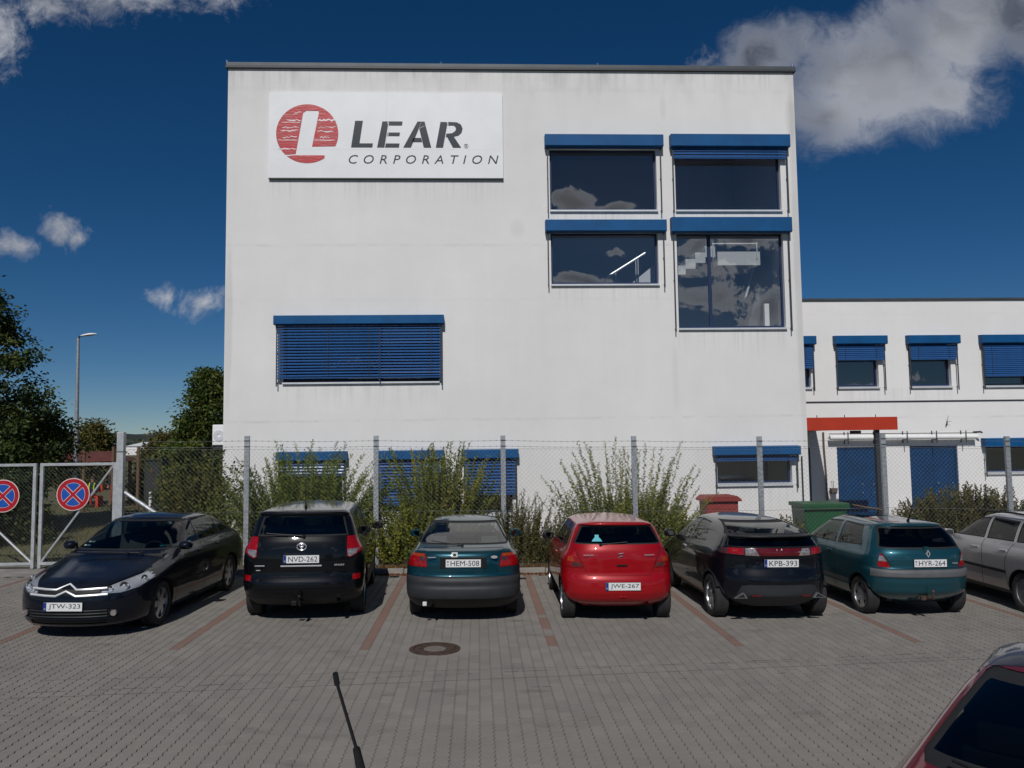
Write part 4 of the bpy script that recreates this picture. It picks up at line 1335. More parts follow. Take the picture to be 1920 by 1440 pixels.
def badge_text(car, txt, x, y, z, w, h, material='chrome', rx=0.0, front=False):
    me = text_mesh(txt, .1, extrude=.002, width=w, height=h, offset=.002)
    o = mkobj('badge', me, car, M[material])
    o.rotation_euler = (pi / 2 - rx, 0, pi if front else 0); o.location = (x, y, z)
    return o
def ring_badge(car, x, y, z, r, rr, n=24, sx=1.0, rx=0.0, name='badge', front=False):
    b = MB(); b.tube([(r * sx * cos(2 * pi * k / n), -rr * .3, r * sin(2 * pi * k / n)) for k in range(n + 1)], rr, 6, cap=False)
    o = b.build(name, M['chrome'], car, smooth=True); o.location = (x, y, z); o.rotation_euler = (-rx, 0, pi if front else 0)
    return o
def towbar(car, y, z, material='car_black_plastic'):
    b = MB()
    b.tube([(0, y + .25, z - .02), (0, y - .03, z - .03), (0, y - .09, z + .0), (0, y - .095, z + .08)], [.024, .022, .02, .014], 8)
    tb = b.build('tow_bar', M[material], car, smooth=True)
    bb = MB()
    for i in range(7):
        for k in range(12): bb.v.append((.026 * sin(pi * i / 6) * cos(2 * pi * k / 12), y - .095 + .026 * sin(pi * i / 6) * sin(2 * pi * k / 12), z + .10 - .026 * cos(pi * i / 6)))
    for i in range(6):
        for k in range(12): bb.f.append((i * 12 + k, i * 12 + (k + 1) % 12, (i + 1) * 12 + (k + 1) % 12, (i + 1) * 12 + k)); bb.mi.append(0)
    bb.build('tow_ball', M[material], tb, smooth=True)
    MB().box(-.13, -.05, y - .0, y + .05, z - .05, z + .02).build('tow_socket', M[material], tb, bevel=.01)
def exhaust(car, x, y, z, r=.028):
    b = MB(); b.tube([(x, y + .25, z), (x, y, z - .005)], r, 12, cap=False); b.tube([(x, y + .25, z), (x, y + .002, z - .005)], r * .88, 12, cap=False)
    b.build('exhaust_pipe', M['steel'], car, smooth=True)
def whip(car, x, y, z, ln, lean, material='car_black_plastic'):
    b = MB(); b.tube([(x, y, z - .01), (x, y - .012, z + .02), (x, y - .05, z + .07), (x, y - .05 - lean * ln, z + ln)], [.028, .02, .007, .004], 8)
    b.build('antenna', M[material], car, smooth=True)

def front_y(sp, x, z):
    w, R, n = pchip(sp['width'])(z), pchip(sp['Rf'])(z), sp.get('nf', 2.6)
    q = min(1.0, abs(x) / w)
    return pchip(sp['front'])(z) - R * (1 - (1 - q ** n) ** (1 / n))
RT = dict(mirror=True)
def glassrear(poly, seam=.022, name='glass_rear', ylim=(-1, 3)):
    return (name, poly, 'rear', dict(mirror=False, seam=seam, ylim=ylim))
def lamps(poly, name='lamp', view='rear', ylim=(-1, .6), seam=.006):
    return (name, poly, view, dict(mirror=True, seam=seam, ylim=ylim))
def side(name, poly, seam=.016): return (name, poly, 'side', dict(seam=seam))
def seamline(pts, view='side', w=.006, mirror=True, ylim=None):
    out = []
    for (a, b), (c, d) in zip(pts[:-1], pts[1:]):
        l = sqrt((c - a) ** 2 + (d - b) ** 2); nx_, nz_ = -(d - b) / l * w, (c - a) / l * w
        out.append(('seam', [(a + nx_, b + nz_), (c + nx_, d + nz_), (c - nx_, d - nz_), (a - nx_, b - nz_)], view, dict(mirror=mirror, ylim=ylim)))
    return out
paint('paint_black', (0.0025, 0.003, 0.0045), metal=0.0, rough=0.4, spec=0.1, dust=0.10, cior=1.36)
paint('paint_teal', (0.003, 0.042, 0.060), metal=0.4, rough=0.32, spec=0.2, dust=0.10)
paint('paint_red', (0.30, 0.003, 0.007), metal=0.1, rough=0.35, spec=0.2, dust=0.08, cior=1.38)
paint('paint_civic', (0.003, 0.004, 0.007), metal=0.0, rough=0.4, spec=0.1, dust=0.05, cior=1.38)
paint('paint_clio', (0.010, 0.066, 0.088), metal=0.45, rough=0.36, spec=0.2, dust=0.10)
paint('paint_silver', (0.34, 0.33, 0.335), metal=0.45, rough=0.38, spec=0.3, dust=0.05)
paint('paint_navy', (0.003, 0.005, 0.011), metal=0.0, rough=0.4, spec=0.1, dust=0.035, cior=1.36)
paint('paint_crimson', (0.13, 0.003, 0.008), metal=0.1, rough=0.3, spec=0.2, dust=0.03)
paint('paint_van', (0.55, 0.55, 0.55), metal=0.0, rough=0.4, dust=0.05)

# ---------------------------------------------------------------- black off-roader with tow bar
def x_suv(car, sp, P):
    number_plate(car, 'NVD-262', 0.0, .030, .955)
    ring_badge(car, 0, .055, 1.135, .050, .008, sx=1.35); ring_badge(car, 0, .052, 1.135, .030, .006, sx=.55); ring_badge(car, 0, .053, 1.155, .022, .006, sx=1.6)
    wiper(car, .02, -.42, .085, 1.29, 1.325, .02)
    MB().box(-.30, .30, .030, .06, .845, .865).build('plate_trim', M['chrome'], car, bevel=.004)
    towbar(car, .0, .33)
    exhaust(car, .56, .05, .36, .032)
    whip(car, -.02, .60, 1.675, .34, .15)
    badge_text(car, 'SPORT', .56, .036, .865, .15, .024); MB().box(-.67, -.53, .034, .040, .858, .872).build('badge', M['chrome'], car); MB().box(-.65, -.59, .032, .038, .794, .806).build('badge', M['chrome'], car)
    for s_ in (1, -1):
        MB().prismx([(1.05, .40), (3.05, .40), (3.05, .52), (1.05, .52)], s_ * .898, s_ * .918).build('side_moulding', M['car_black_plastic'], car, fix=True, bevel=.006)
SUV = dict(H=1.69, ro=.905, wb=2.56, track=1.56, wr=.35, tw=.225, wheel='alloy5', belt=1.10, cowl=3.27, mirror=(2.98, 1.13), archlip=True, archgap=.05,
  rear=[(.24, .30), (.34, .12), (.40, .05), (.50, .005), (.60, 0), (.66, .025), (.78, .045), (.90, .04), (1.08, .055), (1.22, .085), (1.27, .115), (1.45, .162), (1.585, .205), (1.605, .150), (1.635, .155), (1.655, .24), (1.672, .62), (1.685, 1.3), (1.69, 2.0)],
  front=[(.24, 4.2), (.4, 4.36), (.6, 4.395), (.8, 4.33), (.92, 4.2), (1.0, 3.9), (1.06, 3.45), (1.1, 3.25), (1.3, 2.92), (1.55, 2.47), (1.63, 2.32), (1.67, 2.2), (1.685, 2.12), (1.69, 2.05)],
  width=[(.24, .80), (.34, .865), (.5, .897), (.7, .9075), (.9, .907), (1.03, .890), (1.10, .868), (1.16, .835), (1.22, .810), (1.4, .758), (1.55, .702), (1.62, .66), (1.65, .6), (1.67, .48), (1.685, .25), (1.69, .05)],
  Rr=[(.2, .55), (.7, .5), (1.2, .38), (1.6, .28), (1.7, .3)], Rf=[(.2, .8), (.8, .7), (1.05, .45), (1.2, .4), (1.7, .4)], nr=2.9,
  regmats={'glass_rear': 'car_glass_dark', 'win_a': 'car_glass', 'win_b': 'car_glass_dark', 'win_c': 'car_glass_dark', 'glass_front': 'car_glass', 'tail_light': 'lamp_red', 'reverse_light': 'lamp_clear', 'reflector_light': 'lamp_red', 'headlight': 'lamp_clear', 'bumper_dark': 'car_black_plastic', 'front_skirt': 'car_black_plastic', 'bumper': 'paint', 'tailgate': 'paint'},
  paired=('tail_light', 'reverse_light', 'reflector_light', 'headlight'), pretty={'glass_rear': 'rear_window', 'glass_front': 'windscreen', 'reflector_light': 'rear_reflector', 'bumper_dark': 'bumper_skirt'}, off={'tail_light': .006, 'reverse_light': .007, 'headlight': .004},
  regions=[('bumper', [(-1.2, .2), (1.2, .2), (1.2, .80), (-1.2, .80)], 'rear', dict(mirror=False, ylim=(-1, .56))),
    ('bumper_dark', [(-1.2, .2), (1.2, .2), (1.2, .42), (-1.2, .42)], 'rear', dict(mirror=False, ylim=(-1, .56))),
    ('front_skirt', [(-1.2, .2), (1.2, .2), (1.2, .55), (-1.2, .55)], 'front', dict(mirror=False, ylim=(3.85, 5))),
    ('tailgate', [(-.66, .52), (.66, .52), (.635, 1.28), (-.635, 1.28)], 'rear', dict(mirror=False, seam=.006, ylim=(-1, .4))),
    glassrear([(-.675, 1.285), (.675, 1.285), (.60, 1.575), (.56, 1.595), (-.56, 1.595), (-.60, 1.575)]),
    lamps([(.645, 1.275), (.74, 1.28), (.95, 1.18), (.95, 1.08), (.70, .955), (.655, .985)], 'tail_light', ylim=(-1, .33)),
    lamps([(.665, 1.085), (.82, 1.085), (.79, 1.02), (.70, .975), (.672, .995)], 'reverse_light', ylim=(-1, .33), seam=0),
    lamps([(.74, .625), (.86, .625), (.86, .715), (.74, .715)], 'reflector_light', ylim=(-1, .45)),
    ('headlight', [(.48, .75), (.95, .78), (.95, .95), (.52, .90)], 'front', dict(mirror=True, seam=.006, ylim=(3.9, 5))),
    ('glass_front', [(-.74, 1.13), (.74, 1.13), (.58, 1.60), (-.58, 1.60)], 'front', dict(mirror=False, seam=.02, ylim=(2.0, 3.35))),
    side('win_a', [(2.03, 1.16), (2.96, 1.15), (2.46, 1.57), (2.07, 1.60)]), side('win_b', [(1.13, 1.18), (1.97, 1.16), (2.01, 1.60), (1.18, 1.59)]), side('win_c', [(.52, 1.27), (1.07, 1.19), (1.12, 1.585), (.66, 1.53)])]
    + seamline([(2.02, 1.14), (1.97, .55), (2.0, .38)]) + seamline([(3.02, 1.10), (3.04, .6), (3.02, .38)]) + seamline([(1.12, 1.18), (1.22, .8), (1.2, .4)]),
  handles=[(2.16, .99), (1.30, 1.01)], extra=x_suv, mirror_mat='car_black_plastic')
build_car('parked_suv', 'black off-road estate car with tow bar and roof aerial, registration NVD-262', SUV, (-2.74, 12.52), radians(4.2), M['paint_black'], group='cars parked nose-in along the fence')

# ---------------------------------------------------------------- dark teal hatchback, grey bumper
def x_mon(car, sp, P):
    number_plate(car, 'HEM-508', 0.0, .068, .895, eu=False)
    MB().box(-.345, .345, .072, .10, .815, .985).build('plate_panel', M['car_black_plastic'], car, bevel=.008)
    b = MB(); n = 20
    b.add([(.05 * cos(2 * pi * k / n), 0, .022 * sin(2 * pi * k / n)) for k in range(n)] + [(.05 * cos(2 * pi * k / n), .012, .022 * sin(2 * pi * k / n)) for k in range(n)], [tuple(range(n))] + [(i, (i + 1) % n, (i + 1) % n + n, i + n) for i in range(n)])
    o = b.build('badge', M['chrome'], car, fix=True); o.location = (.46, .07, .985)
    MB().box(-.53, -.41, .070, .076, .978, .990).build('badge', M['chrome'], car)
    wiper(car, -.02, -.40, .40, 1.118, 1.165, .10)
    MB().box(-.175, -.085, .082, .088, .985, 1.055).build('sticker', M['sticker'], car); MB().box(-.15, -.11, .079, .083, 1.0, 1.035).build('sticker', M['plate_ink'], car)
    for s_ in (1, -1):
        MB().prismx([(1.32, .52), (3.25, .52), (3.25, .585), (1.32, .585)], s_ * .862, s_ * .885).build('side_moulding', M['car_black_plastic'], car, fix=True, bevel=.006)
    MB().box(-.60, -.54, .10, .13, .27, .33).build('tow_eye', M['sticker'], car, bevel=.008)
    exhaust(car, -.45, .12, .27, .022)
MON = dict(H=1.43, ro=.93, wb=2.70, track=1.48, wr=.30, wheel='hub', belt=.99, cowl=3.32, mirror=(3.0, 1.0),
  rear=[(.22, .20), (.34, .06), (.38, .025), (.50, .0), (.545, .006), (.555, .014), (.62, .0), (.67, .01), (.70, .05), (.74, .062), (.85, .066), (.98, .082), (1.045, .115), (1.075, .185), (1.095, .30), (1.115, .42), (1.25, .98), (1.345, 1.45), (1.385, 1.66), (1.405, 1.78), (1.42, 1.95), (1.43, 2.15)],
  front=[(.22, 4.30), (.35, 4.42), (.5, 4.48), (.6, 4.46), (.70, 4.35), (.78, 4.05), (.86, 3.65), (.93, 3.36), (1.0, 3.2), (1.3, 2.68), (1.36, 2.58), (1.40, 2.48), (1.42, 2.38), (1.43, 2.25)],
  width=[(.22, .76), (.3, .835), (.45, .868), (.6, .875), (.75, .872), (.9, .852), (.98, .822), (1.02, .782), (1.06, .742), (1.2, .668), (1.33, .582), (1.38, .525), (1.41, .42), (1.425, .25), (1.43, .05)],
  Rr=[(.2, .55), (.7, .55), (1.0, .5), (1.1, .35), (1.43, .3)], Rf=[(.2, .9), (.7, .7), (.95, .45), (1.43, .4)], nr=2.7,
  regmats={'glass_rear': 'car_glass_green', 'win_a': 'car_glass_green', 'win_b': 'car_glass_green', 'glass_front': 'car_glass_green', 'tail_light': 'lamp_red', 'turn_light': 'lamp_amber', 'reverse_light': 'lamp_smoke', 'headlight': 'lamp_clear', 'bumper_grey': 'car_grey_plastic', 'bumper_dark': 'car_black_plastic', 'front_skirt': 'car_black_plastic', 'tailgate': 'paint'},
  paired=('tail_light', 'turn_light', 'reverse_light', 'headlight'), pretty={'glass_rear': 'rear_window', 'glass_front': 'windscreen', 'bumper_grey': 'rear_bumper', 'bumper_dark': 'bumper_skirt'}, off={'tail_light': .004, 'turn_light': .004, 'reverse_light': .004},
  regions=[('bumper_grey', [(-1.2, .1), (1.2, .1), (1.2, .70), (-1.2, .70)], 'rear', dict(mirror=False, ylim=(-1, .60), seam=.004)),
    ('bumper_dark', [(-1.2, .1), (1.2, .1), (1.2, .375), (-1.2, .375)], 'rear', dict(mirror=False, ylim=(-1, .60), seam=.005)),
    ('front_skirt', [(-1.2, .1), (1.2, .1), (1.2, .58), (-1.2, .58)], 'front', dict(mirror=False, ylim=(3.95, 5))),
    ('tailgate', [(-.545, .73), (.545, .73), (.60, 1.06), (.70, 1.095), (-.70, 1.095), (-.60, 1.06)], 'rear', dict(mirror=False, seam=.005, ylim=(-1, .5))),
    glassrear([(-.665, 1.12), (.665, 1.12), (.70, 1.14), (.555, 1.36), (.52, 1.378), (-.52, 1.378), (-.555, 1.36), (-.70, 1.14)], ylim=(.2, 2.0)),
    lamps([(.535, .83), (.95, .83), (.95, 1.01), (.80, 1.03), (.575, 1.03), (.55, .98)], 'tail_light', ylim=(-1, .36)),
    lamps([(.58, .985), (.94, .985), (.94, 1.02), (.58, 1.025)], 'turn_light', ylim=(-1, .36), seam=0),
    lamps([(.565, .92), (.655, .92), (.665, .985), (.575, .985)], 'reverse_light', ylim=(-1, .36), seam=0),
    ('headlight', [(.42, .62), (.9, .62), (.9, .76), (.45, .73)], 'front', dict(mirror=True, seam=.006, ylim=(4.0, 5))),
    ('glass_front', [(-.72, 1.02), (.72, 1.02), (.53, 1.37), (-.53, 1.37)], 'front', dict(mirror=False, seam=.02, ylim=(2.4, 3.4))),
    side('win_a', [(2.13, 1.035), (3.02, 1.03), (2.62, 1.33), (2.16, 1.365)]), side('win_b', [(1.28, 1.05), (2.07, 1.035), (2.10, 1.365), (1.62, 1.34)])]
    + seamline([(2.1, 1.02), (2.06, .5), (2.1, .3)]) + seamline([(3.2, .95), (3.22, .5), (3.2, .3)]) + seamline([(1.2, 1.03), (1.36, .75), (1.3, .35)]),
  handles=[(2.28, .88), (1.42, .90)], extra=x_mon, mirror_mat='paint_teal', bench_y=1.35)
build_car('parked_hatchback', 'dark teal hatchback with grey plastic rear bumper, registration HEM-508', MON, (-.26, 12.38), radians(0.3), M['paint_teal'], group='cars parked nose-in along the fence')

# ---------------------------------------------------------------- red small hatchback
def x_swift(car, sp, P):
    number_plate(car, 'JWE-267', .045, -.004, .555)
    b = MB()
    b.tube([(.045, 0, .032), (-.03, 0, .02), (.03, 0, -.012), (-.045, 0, -.03)], [.006, .012, .012, .006], 6)
    o = b.build('badge', M['chrome'], car, smooth=True); o.location = (.02, .055, 1.005)
    badge_text(car, 'SWIFT', .46, .075, 1.005, .15, .024); badge_text(car, 'SUZUKI', -.46, .075, 1.005, .15, .022)
    wiper(car, -.27, .05, .125, 1.155, 1.185, .01)
    MB().box(-.02, .10, .0, .03, .39, .425).build('rear_fog_light', M['lamp_red'], car, bevel=.006)
    MB().box(-.04, .12, .045, .06, .845, .868).build('hatch_handle', M['car_black_plastic'], car)
    exhaust(car, .40, .04, .315, .03)
    # cyan sticker with a cross on the inside of the rear glass
    b = MB(); b.prism([(-.40, 1.195), (-.24, 1.195), (-.265, 1.235), (-.29, 1.26), (-.29, 1.30), (-.35, 1.30), (-.35, 1.26), (-.375, 1.235)], 0, .003)
    o = b.build('sticker', M['cyan_sticker'], car, fix=True); o.location = (0, .115, 0); o.rotation_euler = (0, 0, 0)
    o.matrix_local = Matrix.Translation((0, .175, 1.245)) @ Matrix.Rotation(radians(-26), 4, 'X') @ Matrix.Translation((0, 0, -1.245))
SWI = dict(H=1.505, ro=.58, wb=2.38, track=1.46, wr=.30, wheel='alloy7', belt=.99, cowl=2.78, mirror=(2.42, 1.02),
  rear=[(.22, .25), (.31, .08), (.36, .03), (.42, .01), (.44, .0), (.50, -.005), (.64, .01), (.70, .04), (.74, .055), (.92, .062), (1.07, .085), (1.13, .115), (1.3, .205), (1.42, .275), (1.435, .235), (1.46, .24), (1.478, .32), (1.49, .6), (1.50, 1.1), (1.505, 1.5)],
  front=[(.22, 3.5), (.4, 3.67), (.55, 3.695), (.7, 3.62), (.82, 3.4), (.92, 3.0), (.98, 2.78), (1.2, 2.43), (1.4, 2.08), (1.45, 1.98), (1.48, 1.87), (1.50, 1.75), (1.505, 1.6)],
  width=[(.22, .74), (.3, .805), (.45, .838), (.6, .845), (.75, .845), (.9, .832), (.98, .808), (1.03, .77), (1.1, .738), (1.3, .660), (1.42, .592), (1.455, .53), (1.48, .42), (1.495, .25), (1.505, .05)],
  Rr=[(.2, .5), (.7, .45), (1.1, .36), (1.3, .3), (1.5, .25)], Rf=[(.2, .8), (.8, .6), (1.0, .4), (1.5, .35)], nr=2.8,
  regmats={'glass_rear': 'car_glass_dark', 'win_a': 'car_glass', 'win_b': 'car_glass_dark', 'glass_front': 'car_glass', 'tail_light': 'lamp_red', 'turn_light': 'lamp_amber', 'reverse_light': 'lamp_smoke', 'headlight': 'lamp_clear', 'bumper': 'paint', 'tailgate': 'paint', 'bumper_dark': 'car_black_plastic', 'front_skirt': 'car_black_plastic'},
  paired=('tail_light', 'turn_light', 'reverse_light', 'headlight'), pretty={'glass_rear': 'rear_window', 'glass_front': 'windscreen', 'bumper': 'rear_bumper', 'bumper_dark': 'bumper_skirt'}, off={'tail_light': .006, 'turn_light': .006, 'reverse_light': .006},
  regions=[('bumper', [(-1.2, .1), (1.2, .1), (1.2, .815), (-1.2, .815)], 'rear', dict(mirror=False, ylim=(-1, .28), seam=.005)),
    ('tailgate', [(-.475, .70), (.475, .70), (.53, .83), (.64, 1.1), (-.64, 1.1), (-.53, .83)], 'rear', dict(mirror=False, seam=.006, ylim=(-1, .4))),
    ('tailgate', [(-.64, 1.095), (.64, 1.095), (.645, 1.15), (-.645, 1.15)], 'rear', dict(mirror=False, ylim=(-1, .4))),
    glassrear([(-.625, 1.155), (.625, 1.155), (.665, 1.175), (.545, 1.415), (.52, 1.425), (-.52, 1.425), (-.545, 1.415), (-.665, 1.175)]),
    lamps([(.535, .825), (.95, .825), (.95, 1.02), (.725, 1.12), (.665, 1.12)], 'tail_light', ylim=(-1, .24)),
    lamps([(.66, .905), (.80, .905), (.80, .975), (.68, .975)], 'turn_light', ylim=(-1, .24), seam=0),
    lamps([(.555, .835), (.70, .835), (.70, .895), (.585, .895)], 'reverse_light', ylim=(-1, .24), seam=0),
    ('headlight', [(.42, .62), (.9, .66), (.9, .86), (.55, .76)], 'front', dict(mirror=True, seam=.006, ylim=(3.1, 5))),
    ('glass_front', [(-.74, 1.02), (.74, 1.02), (.56, 1.43), (-.56, 1.43)], 'front', dict(mirror=False, seam=.02, ylim=(1.85, 2.85))),
    side('win_a', [(1.20, 1.06), (2.46, 1.04), (1.98, 1.40), (1.22, 1.42)]), side('win_b', [(.62, 1.10), (1.12, 1.065), (1.15, 1.42), (.70, 1.40)])]
    + seamline([(1.17, 1.04), (1.12, .6), (1.16, .3)]) + seamline([(2.5, 1.0), (2.52, .6), (2.5, .3)]),
  handles=[(1.32, .91)], extra=x_swift, mirror_mat='car_black_plastic', bench_y=.85, seat_y=1.5)
build_car('parked_hatchback', 'bright red small hatchback with cyan sticker in the rear window, registration JWE-267', SWI, (2.14, 12.36), radians(-.6), M['paint_red'], group='cars parked nose-in along the fence')

# ---------------------------------------------------------------- black low hatchback with full-width rear light bar
def x_civic(car, sp, P):
    number_plate(car, 'KPB-393', .02, .045, .895, rx=.05)
    b = MB(); b.tube([(-.04, 0, .035), (-.028, 0, -.035)], .007, 6); b.tube([(.04, 0, .035), (.028, 0, -.035)], .007, 6); b.tube([(-.03, 0, .0), (.03, 0, .0)], .006, 6)
    o = b.build('badge', M['chrome'], car); o.location = (0, .068, 1.065)
    badge_text(car, 'CIVIC', .36, .078, 1.055, .13, .022)
    for s_ in (1, -1):
        MB().prism([(s_ * .50, .385), (s_ * .70, .385), (s_ * .56, .465)], .055, .10).build('exhaust_pipe', M['rim_grey'], car, fix=True)
        MB().prism([(s_ * .53, .395), (s_ * .665, .395), (s_ * .565, .45)], .052, .06).build('exhaust_opening', M['under_black'], car, fix=True)
        MB().box(s_ * .38 - .07, s_ * .38 + .07, .018, .04, .415, .435).build('rear_reflector', M['lamp_dark_red'], car)
    # spoiler blade across the glass
    b = MB(); n = 16
    for i in range(n + 1):
        x = -.66 + 1.32 * i / n; q = abs(x / .66)
        yb_ = .145 + .24 * q ** 2.6; z = 1.268 - .012 * q * q
        b.v += [(x, yb_, z), (x, yb_ + .004, z + .014), (x, yb_ + .085, z + .022), (x, yb_ + .075, z - .008)]
    for i in range(n):
        for k in range(4):
            b.f.append((4 * i + k, 4 * i + (k + 1) % 4, 4 * i + 4 + (k + 1) % 4, 4 * i + 4 + k)); b.mi.append(0)
    b.build('spoiler', M['car_black_plastic'], car, smooth=True, fix=True)
CIV = dict(H=1.47, ro=.72, wb=2.635, track=1.53, wr=.325, tw=.215, wheel='alloyY', belt=1.0, cowl=3.2, mirror=(2.86, 1.02), archlip=True,
  rear=[(.22, .3), (.36, .10), (.40, .04), (.42, .03), (.56, .01), (.62, .0), (.72, .02), (.80, .05), (.95, .065), (.99, .065), (1.01, .055), (1.11, .075), (1.13, .095), (1.24, .19), (1.275, .24), (1.30, .36), (1.36, .66), (1.42, 1.06), (1.45, 1.4), (1.465, 1.9), (1.47, 2.15)],
  front=[(.22, 4.0), (.4, 4.22), (.55, 4.25), (.7, 4.15), (.82, 3.85), (.92, 3.45), (1.0, 3.2), (1.2, 2.85), (1.38, 2.54), (1.43, 2.43), (1.455, 2.36), (1.465, 2.3), (1.47, 2.22)],
  width=[(.22, .76), (.3, .835), (.45, .874), (.6, .8825), (.8, .880), (.92, .868), (1.0, .845), (1.06, .815), (1.12, .775), (1.2, .728), (1.3, .668), (1.38, .602), (1.42, .545), (1.45, .4), (1.465, .2), (1.47, .05)],
  Rr=[(.2, .75), (.7, .75), (1.0, .62), (1.2, .45), (1.47, .35)], Rf=[(.2, 1.0), (.8, .7), (1.0, .45), (1.47, .4)], nr=2.5,
  regmats={'glass_rear': 'car_glass_dark', 'glass_lower': 'car_glass_dark', 'win_a': 'car_glass', 'win_b': 'car_glass_dark', 'glass_front': 'car_glass', 'tail_light': 'lamp_red', 'light_bar': 'lamp_dark_red', 'turn_light': 'lamp_smoke', 'bar_chrome': 'lamp_clear', 'headlight': 'lamp_clear', 'bumper_grey': 'car_grey_plastic', 'tailgate': 'paint', 'bumper': 'paint'},
  paired=('tail_light', 'turn_light', 'headlight', 'bar_chrome'), pretty={'glass_rear': 'rear_window', 'glass_lower': 'lower_rear_window', 'glass_front': 'windscreen', 'bumper_grey': 'rear_diffuser', 'bar_chrome': 'light_bar_insert', 'bumper': 'rear_bumper'}, off={'tail_light': .004, 'light_bar': .003, 'turn_light': .004, 'bar_chrome': .004},
  regions=[('bumper', [(-1.2, .1), (1.2, .1), (1.2, .80), (-1.2, .80)], 'rear', dict(mirror=False, ylim=(-1, .35), seam=.004)),
    ('bumper_grey', [(-.66, .36), (.66, .36), (.56, .56), (.45, .58), (-.45, .58), (-.56, .56)], 'rear', dict(mirror=False, ylim=(-1, .4))),
    ('bumper_grey', [(-1.2, .1), (1.2, .1), (1.2, .39), (-1.2, .39)], 'rear', dict(mirror=False, ylim=(-1, .34))),
    ('bumper_grey', [(1.06, .2), (2.98, .2), (2.98, .31), (1.06, .31)], 'side', dict()),
    ('tailgate', [(-.62, .68), (.62, .68), (.66, 1.0), (-.66, 1.0)], 'rear', dict(mirror=False, seam=.005, ylim=(-1, .5))),
    glassrear([(-.67, 1.285), (.67, 1.285), (.50, 1.432), (-.50, 1.432)], ylim=(.15, 1.6)),
    ('glass_lower', [(-.71, 1.125), (.71, 1.125), (.66, 1.25), (-.66, 1.25)], 'rear', dict(mirror=False, seam=.008, ylim=(-1, .6))),
    ('light_bar', [(-.50, .995), (.50, .995), (.50, 1.115), (-.50, 1.115)], 'rear', dict(mirror=False, seam=.005, ylim=(-1, .5))),
    lamps([(.30, 1.0), (.495, 1.005), (.49, 1.105), (.36, 1.105)], 'bar_chrome', seam=0),
    lamps([(.50, 1.0), (.95, 1.015), (.95, 1.10), (.50, 1.118)], 'turn_light', ylim=(-1, .42)),
    lamps([(.52, 1.015), (.72, 1.02), (.70, 1.105), (.52, 1.108)], 'tail_light', ylim=(-1, .42), seam=0),
    ('headlight', [(.42, .66), (.9, .66), (.9, .86), (.45, .74)], 'front', dict(mirror=True, seam=.006, ylim=(3.7, 5))),
    ('glass_front', [(-.76, 1.03), (.76, 1.03), (.54, 1.41), (-.54, 1.41)], 'front', dict(mirror=False, seam=.02, ylim=(2.35, 3.25))),
    side('win_a', [(1.98, 1.05), (2.92, 1.03), (2.45, 1.36), (2.0, 1.405)]), side('win_b', [(1.16, 1.11), (1.91, 1.055), (1.94, 1.405), (1.42, 1.385)])]
    + seamline([(1.95, 1.03), (1.88, .6), (1.93, .3)]) + seamline([(2.96, 1.0), (2.99, .6), (2.96, .3)]),
  handles=[(2.1, .92)], handle_mat='chrome', extra=x_civic, bench_y=1.1)
build_car('parked_hatchback', 'black sloping hatchback with a light bar across its tail, registration KPB-393', CIV, (4.60, 12.22), radians(1.0), M['paint_civic'], group='cars parked nose-in along the fence')

